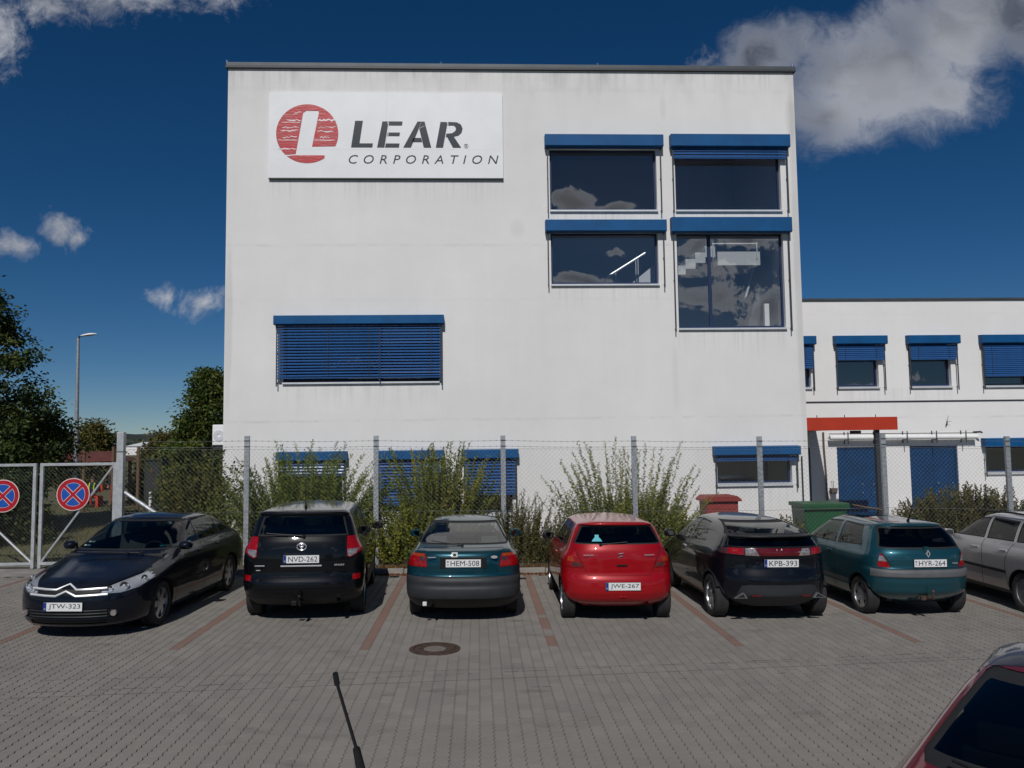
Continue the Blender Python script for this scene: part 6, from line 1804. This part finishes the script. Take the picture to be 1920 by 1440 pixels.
# shelter with bench, posts, shed, far halls
mat('tile_brown', (0.12, 0.035, 0.028), 0.8, var=0.3, vscale=3, bump=.4, bscale=20)
mat('shed_green', (0.012, 0.022, 0.014), 0.7)
mat('bench_red', (0.50, 0.035, 0.018), 0.55)
sh_ = thing('garden_shelter', 'low garden shelter with brown roof behind the gate', 'shelter', (-17.2, 37, .2), world=True)
b = MB(); b.add([(-19.6, 35.9, 2.18), (-15.9, 35.9, 2.18), (-15.9, 38.4, 2.18), (-19.6, 38.4, 2.18), (-18.9, 37.1, 2.62), (-16.6, 37.1, 2.62)], [(0, 1, 5, 4), (1, 2, 5), (2, 3, 4, 5), (3, 0, 4), (3, 2, 1, 0)]); b.build('roof', M['tile_brown'], sh_, fix=True)
for (xx, yy) in ((-19.3, 36.2), (-16.2, 36.2), (-19.3, 38.1), (-16.2, 38.1)): MB().box(xx - .06, xx + .06, yy - .06, yy + .06, .15, 2.20).build('post', M['wood'], sh_)
bench = thing('garden_bench', 'red garden bench under the shelter behind the gate', 'bench', (-17.0, 36.3, .2), world=True)
MB().box(-17.75, -16.7, 36.05, 36.5, .62, .67).build('seat', M['bench_red'], bench); MB().box(-17.75, -16.7, 36.5, 36.55, .8, 1.15).build('backrest', M['bench_red'], bench)
for xx in (-17.7, -16.78): MB().box(xx, xx + .10, 36.05, 36.55, .15, .62).build('leg', M['bench_red'], bench)
for i, (xx, lab) in enumerate(((-16.33, 'wooden post nearest the lamp post behind the gate'), (-15.14, 'wooden post just left of the tall gate post, in the distance'), (-14.12, 'wooden post beside the dark shed behind the fence'))):
    o = MB().tube([(xx, 34, .1), (xx, 34, 2.82)], [.075, .065], 8).build('wooden_post', M['wood'], None, smooth=True); tag(o, lab, 'post', 'wooden posts behind the gate')
sd_ = thing('garden_shed', 'narrow dark green shed behind the fence beside the leafy tree', 'shed', (-13.6, 34.5, .1), world=True)
MB().box(-13.95, -13.25, 34.2, 35.0, .1, 2.22).build('wall', M['shed_green'], sd_); MB().box(-14.0, -13.2, 34.15, 35.05, 2.222, 2.28).build('roof', M['shed_green'], sd_)
MB().box(-13.85, -13.35, 34.18, 34.198, .15, 2.0).build('door', M['trim'], sd_)
wp = MB().tube([(-13.2, 33, .1), (-13.2, 33, .98)], .055, 10).build('marker_post', M['white_paint'], None, smooth=True); tag(wp, 'short white marker post in front of the dark shed', 'post')
for (xa, xb, yy, h, lab) in ((-176, -139, 300, 4.2, 'long white hall far behind the gate, left of the tall gate post'), (-127.5, -116, 296, 4.6, 'white hall roof far away right of the tall gate post')):
    hl = thing('distant_hall', lab, 'building', ((xa + xb) / 2, yy, 0), world=True, group='far white halls')
    MB().box(xa, xb, yy, yy + 30, -1, h - 1.2).build('wall', M['plaster_wing'], hl); MB().prismx([(yy - .4, h - 1.2), (yy + 15, h + .3), (yy + 30.4, h - 1.2)], xa - .3, xb + .3).build('roof', M['white_paint'], hl, fix=True)

# ================================================================== PEOPLE (far behind the gate)
mat('skin', (0.42, 0.24, 0.17), 0.6)
mat('cloth_navy', (0.012, 0.014, 0.03), 0.9)
mat('cloth_red', (0.30, 0.022, 0.028), 0.9)
mat('hivis', (0.45, 0.62, 0.02), 0.8)
mat('hair', (0.03, 0.02, 0.015), 0.8)
def person(label, loc, rz, joints, bones, zsplit, top, legs):
    root = thing('person', label, 'person', loc, (0, 0, rz))
    names = list(joints)
    me = bpy.data.meshes.new('body')
    me.from_pydata([joints[n][:3] for n in names], [(names.index(a), names.index(b)) for a, b in bones], [])
    o = bpy.data.objects.new('body', me); COL.objects.link(o)
    md = o.modifiers.new('skin', 'SKIN'); md.use_smooth_shade = True
    for i, n in enumerate(names):
        r = joints[n][3]
        me.skin_vertices[0].data[i].radius = (r, r) if len(joints[n]) < 5 else (r, joints[n][4])
        me.skin_vertices[0].data[i].use_root = (n == 'pelvis')
    o.modifiers.new('sub', 'SUBSURF').levels = 2
    o.modifiers['sub'].render_levels = 2
    dg = bpy.context.evaluated_depsgraph_get()
    m2 = bpy.data.meshes.new_from_object(o.evaluated_get(dg))
    bpy.data.objects.remove(o)
    m2.materials.clear()
    for k in (top, legs, 'skin', 'rubber'): m2.materials.append(M[k])
    hz = joints['neck'][2] + .02
    for p in m2.polygons:
        c = p.center
        hand = min((Vector(joints[n][:3]) - c).length for n in ('handL', 'handR')) < .10
        foot = c.z < joints['footL'][2] + .07 and min((Vector(joints[n][:3]) - c).length for n in ('footL', 'footR', 'toeL', 'toeR')) < .22
        p.material_index = 3 if foot else 2 if (c.z > hz or hand) else 1 if (zsplit(c)) else 0
    b_ = mkobj('body', m2, root, None, True)
    hd_ = Vector(joints['head'][:3])
    hb = MB()
    for i in range(6):
        for k in range(12):
            a, t = 2 * pi * k / 12, pi / 2 * i / 5
            hb.v.append((hd_.x + .098 * cos(a) * cos(t), hd_.y - .012 + .112 * sin(a) * cos(t), hd_.z + .015 + .13 * sin(t)))
    for i in range(5):
        for k in range(12): hb.f.append((i * 12 + k, i * 12 + (k + 1) % 12, (i + 1) * 12 + (k + 1) % 12, (i + 1) * 12 + k)); hb.mi.append(0)
    hb.build('hair', M['hair'], root, smooth=True)
    for s_ in (1, -1): MB().tube([(hd_.x + s_ * .035, hd_.y + .088, hd_.z + .01), (hd_.x + s_ * .035, hd_.y + .097, hd_.z + .01)], .011, 8).build('eye', M['hair'], root)
    MB().prismx([(hd_.y + .08, hd_.z + .005), (hd_.y + .118, hd_.z - .03), (hd_.y + .08, hd_.z - .035)], hd_.x - .014, hd_.x + .014).build('nose', M['skin'], root, fix=True)
    return root
ST = dict(pelvis=(0, 0, .95, .145, .11), waist=(0, 0, 1.10, .13, .10), chest=(0, .01, 1.32, .165, .115), neck=(0, 0, 1.48, .055), head=(0, .02, 1.62, .095, .105), crown=(0, .01, 1.70, .07),
  shL=(.19, 0, 1.40, .062), elL=(.25, -.02, 1.12, .046), haL=(.26, .06, .90, .034), handL=(.255, .09, .82, .038), shR=(-.19, 0, 1.40, .062), elR=(-.25, -.03, 1.13, .046), haR=(-.22, .10, .95, .034), handR=(-.20, .15, .88, .038),
  hipL=(.09, 0, .86, .095), knL=(.10, .02, .50, .066), anL=(.11, -.02, .10, .048), footL=(.11, 0, .05, .045), toeL=(.12, .15, .035, .036), hipR=(-.09, 0, .86, .095), knR=(-.11, .03, .50, .066), anR=(-.12, 0, .10, .048), footR=(-.12, .02, .05, .045), toeR=(-.14, .17, .035, .036))
BN = [('pelvis', 'waist'), ('waist', 'chest'), ('chest', 'neck'), ('neck', 'head'), ('head', 'crown')]
for q in 'LR': BN += [('chest', 'sh' + q), ('sh' + q, 'el' + q), ('el' + q, 'ha' + q), ('ha' + q, 'hand' + q), ('pelvis', 'hip' + q), ('hip' + q, 'kn' + q), ('kn' + q, 'an' + q), ('an' + q, 'foot' + q), ('foot' + q, 'toe' + q)]
person('standing person in dark top and red trousers behind the gate', (-16.0, 36.0, gz(-16) - .03), radians(150), ST, BN, lambda c: c.z < .97, 'cloth_navy', 'cloth_red')
SI = dict(ST)
for k in list(SI):
    v = list(SI[k]); v[2] -= .40
    SI[k] = tuple(v)
SI.update(knL=(.13, .42, .53, .066), anL=(.13, .44, .11, .048), footL=(.13, .46, .05, .045), toeL=(.14, .60, .035, .036), knR=(-.13, .42, .53, .066), anR=(-.13, .42, .11, .048), footR=(-.13, .44, .05, .045), toeR=(-.14, .58, .035, .036),
  haL=(.22, .25, .62, .034), handL=(.18, .32, .60, .038), haR=(-.22, .25, .62, .034), handR=(-.18, .32, .60, .038))
p1 = person('seated person with yellow braces on the red bench behind the gate', (-17.05, 36.35, gz(-16) - .03), radians(180), SI, BN, lambda c: c.z < .58, 'cloth_navy', 'cloth_red')
for s_ in (1, -1):
    MB().tube([(s_ * .10, .10, .60), (s_ * .10, .135, .90), (s_ * .11, .05, 1.06)], .028, 6).build('brace_strap', M['hivis'], p1, smooth=True)

# ================================================================== VEGETATION
def leafmat(name, c1, c2, c3):
    m = bpy.data.materials.new(name); m.use_nodes = True
    t = NT(m.node_tree); b = m.node_tree.nodes['Principled BSDF']
    at = t.n('Attribute', attribute_name='tone').outputs['Fac']
    c = t.mix(t.ss(at, .0, .62), (*c1, 1), (*c2, 1)); c = t.mix(t.ss(at, .70, 1.0), c, (*c3, 1))
    m.node_tree.links.new(c, b.inputs['Base Color'])
    b.inputs['Roughness'].default_value = .55
    b.inputs['Specular IOR Level'].default_value = .35
    tr = t.n('BsdfTranslucent', inp={0: c})
    mx = t.n('MixShader', inp={0: .36, 1: b.outputs[0], 2: tr.outputs[0]})
    m.node_tree.links.new(mx.outputs[0], m.node_tree.nodes['Material Output'].inputs[0])
    MATS[name] = m
leafmat('leaf_willow', (.075, .115, .016), (.200, .245, .036), (.300, .280, .050))
leafmat('leaf_shrub', (.085, .115, .016), (.235, .255, .038), (.350, .300, .052))
leafmat('leaf_dark', (.022, .042, .012), (.066, .098, .022), (.140, .160, .038))
leafmat('leaf_tree', (.036, .062, .013), (.100, .140, .025), (.175, .185, .038))
leafmat('leaf_yellow', (.060, .072, .014), (.135, .130, .024), (.220, .180, .030))
leafmat('leaf_olive', (.058, .062, .016), (.140, .130, .034), (.210, .155, .042))
leafmat('leaf_dead', (.14, .050, .018), (.22, .085, .028), (.28, .14, .05))
mat('twig', (.050, .042, .022), .9, var=.4, vscale=10)
mat('bark', (.060, .045, .034), .95, var=.5, vscale=6, bump=.8, bscale=14)

class Leaves:
    def __init__(self, seed):
        self.v, self.f, self.t = [], [], []
        self.r = random.Random(seed)
    def leaf(self, p, d, ln, wd, tone):
        r = self.r
        d = d.normalized()
        a = d.cross(Vector((r.gauss(0, 1), r.gauss(0, 1), r.gauss(0, 1))))
        if a.length < 1e-3: return
        a.normalize(); n = d.cross(a)
        b = len(self.v)
        self.v += [p, p + d * ln * .45 + a * wd * .5 + n * wd * .12, p + d * ln, p + d * ln * .45 - a * wd * .5 + n * wd * .12]
        self.f += [(b, b + 1, b + 2), (b, b + 2, b + 3)]
        self.t += [tone, tone]
    def build(self, name, material, parent, kind=None):
        me = bpy.data.meshes.new(name)
        me.from_pydata([tuple(p) for p in self.v], [], self.f)
        me.attributes.new('tone', 'FLOAT', 'FACE').data.foreach_set('value', self.t)
        o = mkobj(name, me, parent, material)
        if kind: tag(o, kind=kind)
        return o

def shoot_bush(name, label, cx, cy, bx, by, nst, hmin, hmax, lean, material, seed, ll=.07, lw=.018, step=.035, cat='bush', ang=.8, group='shrubs along the fence', leanx=0.0, sag=.25, start=.08, tipthin=False):
    t_ = thing(name, label, cat, (cx, cy, gz(cx) + .05), world=True, group=group)
    L_ = Leaves(seed); r = L_.r; st_ = MB()
    for i in range(nst):
        ox, oy = r.uniform(-bx, bx), r.uniform(-by, by)
        p = Vector((cx + ox * .8, cy + oy, gz(cx) + .04))
        h = r.uniform(hmin, hmax) * (1 - .35 * abs(ox / bx) ** 2)
        d = Vector((leanx + lean * (ox / bx) + r.gauss(0, .16), r.gauss(0, .18), 1)).normalized()
        n = max(5, int(h / .16)); pts = [p.copy()]
        bend = Vector((d.x * sag + r.gauss(0, .04), r.gauss(0, .05), -sag * .35))
        for k in range(n):
            d = (d + bend / n).normalized()
            p = p + d * (h / n)
            pts.append(p.copy())
        st_.tube(pts, [max(.0018, .007 * (1 - k / n)) for k in range(n + 1)], 3, cap=False)
        ln_tot = h; s = h * start
        tone0 = min(1, max(0, r.gauss(.45, .22)))
        while s < h:
            q = s / h * n; k = min(n - 1, int(q)); f = q - k
            pos = pts[k].lerp(pts[k + 1], f); dd = (pts[k + 1] - pts[k]).normalized()
            nl = 2 if not tipthin or s / h < .75 else 1
            for _ in range(nl):
                side_ = Vector((r.gauss(0, 1), r.gauss(0, 1), r.gauss(0, .4))).normalized()
                ld = (dd * ang + side_).normalized()
                sc = r.uniform(.65, 1.2) * (1 - .35 * (s / h) ** 3)
                L_.leaf(pos, ld, ll * sc, lw * sc, min(1, max(0, tone0 + r.gauss(0, .15))))
            s += step * r.uniform(.7, 1.4)
    st_.build('stems', M['twig'], t_)
    L_.build('foliage', M[material], t_)
    return t_

def tree(name, label, base, height, crown, nclump, nleaf, material, seed, ls=.09, trunk_r=.14, group=None, csz=.42, spread=1.0, zpow=1.0):
    """crown: function(t) -> radius at relative height t"""
    t_ = thing(name, label, 'tree', base, world=True, group=group)
    B = Vector(base); L_ = Leaves(seed); r = L_.r; tb = MB()
    top = B + Vector((r.uniform(-.2, .2), r.uniform(-.2, .2), height * .96))
    tr_ = [B.lerp(top, k / 7) + Vector((r.gauss(0, .05), r.gauss(0, .05), 0)) * (k > 0) for k in range(8)]
    tb.tube(tr_, [trunk_r * (1 - k / 7.6) + .012 for k in range(8)], 8)
    for i in range(nclump):
        t = r.random() ** zpow
        rad = crown(t)
        if rad <= 0.02: continue
        a = r.uniform(0, 2 * pi); rr = rad * sqrt(r.uniform(.12, 1.0)) * r.uniform(.8, 1.12)
        c = B + Vector((rr * cos(a) * spread, rr * sin(a), height * t))
        hq = max(0, c.z - B.z - rr * .55) / height
        k = min(6.9, hq / .96 * 7); j = tr_[int(k)].lerp(tr_[min(7, int(k) + 1)], k - int(k))
        mid = j.lerp(c, .5) + Vector((r.gauss(0, .1), r.gauss(0, .1), .12))
        tb.tube([j, mid, c], [max(.008, trunk_r * .28 * (1 - hq)), .012, .004], 4, cap=False)
        tone0 = min(1, max(0, r.gauss(.42, .24)))
        s_ = csz * r.uniform(.6, 1.25)
        m_ = int(nleaf * r.uniform(.6, 1.3))
        for q in range(m_):
            off = Vector((max(-s_, min(s_, r.gauss(0, s_ * .45))), max(-s_, min(s_, r.gauss(0, s_ * .45))), max(-s_ * .6, min(s_ * .6, r.gauss(0, s_ * .3)))))
            L_.leaf(c + off, Vector((off.x + r.gauss(0, .3), off.y + r.gauss(0, .3), off.z * .6 + r.gauss(0, .25) - .08)), ls * r.uniform(.7, 1.3), ls * r.uniform(.45, .75), min(1, max(0, tone0 + r.gauss(0, .18))))
    tb.build('trunk', M['bark'], t_, smooth=True)
    L_.build('crown', M[material], t_)
    return t_

shoot_bush('fence_bush', 'feathery willow-like bush with arching shoots behind the black off-roader', -4.05, 19.15, 1.25, .42, 330, 1.3, 2.95, .48, 'leaf_willow', 21, ll=.125, lw=.032, step=.026, leanx=.10, sag=.45)
shoot_bush('fence_bush', 'dense yellowish-green bush between two blinds behind the teal hatchback', -.98, 19.2, .72, .45, 210, 1.4, 2.95, .24, 'leaf_shrub', 22, ll=.085, lw=.046, step=.022, leanx=.05, sag=.12)
shoot_bush('fence_bush', 'low leafy shrub between the black off-roader and the teal hatchback', -1.55, 18.6, .8, .5, 190, .7, 1.55, .35, 'leaf_shrub', 26, ll=.08, lw=.044, step=.022)
shoot_bush('fence_bush', 'low brownish thin-twigged hedge between the teal and the red hatchback', .85, 18.7, 1.1, .55, 260, .7, 1.75, .25, 'leaf_olive', 23, ll=.065, lw=.034, step=.024, sag=.3, tipthin=True)
shoot_bush('fence_bush', 'tall bush with upright whip-like shoots behind the red hatchback', 3.55, 19.2, 1.15, .42, 130, 1.4, 3.05, .55, 'leaf_shrub', 24, ll=.095, lw=.036, step=.030, sag=.05, ang=.55)
shoot_bush('fence_bush', 'dense low foot of leaves under the tall whip-shoot bush', 3.75, 18.9, 1.3, .5, 330, .8, 1.75, .35, 'leaf_shrub', 28, ll=.085, lw=.046, step=.021)
shoot_bush('fence_bush', 'yellow-leaved bush left of the white block behind the navy car', -6.80, 19.7, .5, .45, 150, 1.2, 2.75, .25, 'leaf_yellow', 25, ll=.12, lw=.085, step=.055, sag=.15)
shoot_bush('fence_bush', 'thin reddish-tipped shrub at the left corner of the white block', -6.05, 19.0, .5, .35, 46, .9, 2.0, .3, 'leaf_willow', 29, ll=.10, lw=.036, step=.045, sag=.3)
shoot_bush('fence_bush', 'low olive hedge by the second blue door behind the silver estate', 12.6, 20.2, 1.9, .6, 520, .9, 1.75, .2, 'leaf_olive', 27, ll=.085, lw=.055, step=.024, sag=.2)
shoot_bush('fence_bush', 'small yellowing plant beside the green waste container', 7.85, 20.0, .22, .2, 26, .6, 1.05, .3, 'leaf_yellow', 31, ll=.10, lw=.06, step=.04, cat='plant')
tree('broadleaf_tree', 'tall dark tree at the left edge behind the gate', (-15.9, 25.2, gz(-16)), 8.0, lambda t: 3.7 * max(0, (1 - t) ** .62) * min(1, .65 + t * 2.2), 330, 175, 'leaf_dark', 41, ls=.13, trunk_r=.2, csz=.48, zpow=1.15)
tree('broadleaf_tree', 'dense rounded green tree at the left corner of the white block', (-9.75, 29.6, gz(-10)), 5.3, lambda t: 1.95 * max(0, 1 - t) ** .55 * min(1, .75 + t * 3), 230, 150, 'leaf_tree', 42, ls=.13, trunk_r=.12, csz=.45)
GRP = 'trees and scrub beyond the gate'
tree('broadleaf_tree', 'low spreading dark tree with a branch in front of the lamp post', (-14.55, 27.0, .1), 3.75, lambda t: 0 if t < .55 else 1.75 * max(.0, 1.08 - t) ** .35, 150, 130, 'leaf_dark', 43, ls=.12, group=GRP, csz=.42)
for i, (x, y, h, rd, m_, lab) in enumerate(((-24.5, 52, 4.2, 2.2, 'leaf_olive', 'olive scrub tree behind the shelter, left of the tall gate post'), (-20.6, 55, 3.4, 2.0, 'leaf_olive', 'brownish scrub just right of the tall gate post in the distance'), (-31, 58, 4.5, 2.8, 'leaf_dark', 'dark scrub behind the shelter roof at the left'), (-15.4, 40, 3.3, 1.4, 'leaf_olive', 'scrub behind the dark shed'))):
    tree('scrub_tree', lab, (x, y, 0), h, lambda t, rd=rd: rd * max(0, 1 - t) ** .45 * min(1, .7 + t * 2), 120, 100, m_, 50 + i, ls=.20, group=GRP, csz=.7, trunk_r=.1)
# dark thicket low behind the gate
tree('scrub_tree', 'dark thicket behind the left gate leaf', (-13.6, 22.4, .15), 2.6, lambda t: 1.6 * max(0, 1 - t) ** .4, 120, 90, 'leaf_dark', 61, ls=.11, group=GRP, csz=.45, trunk_r=.05)
# far woodland belt as one mass
L_ = Leaves(71); r = L_.r
for i in range(5200):
    x = r.uniform(-420, -60); y = r.uniform(330, 420)
    p = Vector((x, y, abs(r.gauss(0, 1)) * 2.6))
    L_.leaf(p, Vector((r.gauss(0, 1), r.gauss(0, 1), r.gauss(0, .6))), r.uniform(1.5, 3.2), r.uniform(1.2, 2.4), r.random())
o = L_.build('far_woodland', M['leaf_dark'], None, kind='stuff'); tag(o, 'far dark belt of trees beyond the white halls', 'woodland')
# leaf litter and grass
L_ = Leaves(81); r = L_.r
for i in range(2600):
    x = r.choice((r.uniform(-5.5, 8.5), r.gauss(1.05, .55), r.gauss(-1.75, .3))); y = 17.40 + abs(r.gauss(0, .35)) if r.random() < .55 else 17.23 - abs(r.gauss(0, .10))
    L_.leaf(Vector((x, y, gz(x) + (.062 if y > 17.37 else .003))), Vector((r.gauss(0, 1), r.gauss(0, 1), .18)), r.uniform(.03, .075), r.uniform(.02, .045), r.random())
o = L_.build('leaf_litter', M['leaf_dead'], None, kind='stuff'); tag(o, 'brown fallen leaves along the kerb', 'leaves')
L_ = Leaves(82); r = L_.r
for i in range(9000):
    x = r.uniform(-8.5, 15); y = r.uniform(17.42, 21.9)
    L_.leaf(Vector((x, y, gz(x) + .05)), Vector((r.gauss(0, .35), r.gauss(0, .35), 1)), r.uniform(.06, .22), .012, r.random())
for i in range(7000):
    x = r.uniform(-20, -8.2); y = r.uniform(18.9, 38)
    L_.leaf(Vector((x, y, gz(x) - .04)), Vector((r.gauss(0, .4), r.gauss(0, .4), 1)), r.uniform(.06, .2), .02, r.random())
o = L_.build('grass', M['leaf_olive'], None, kind='stuff'); tag(o, 'rough grass under the bushes and behind the gate', 'grass')
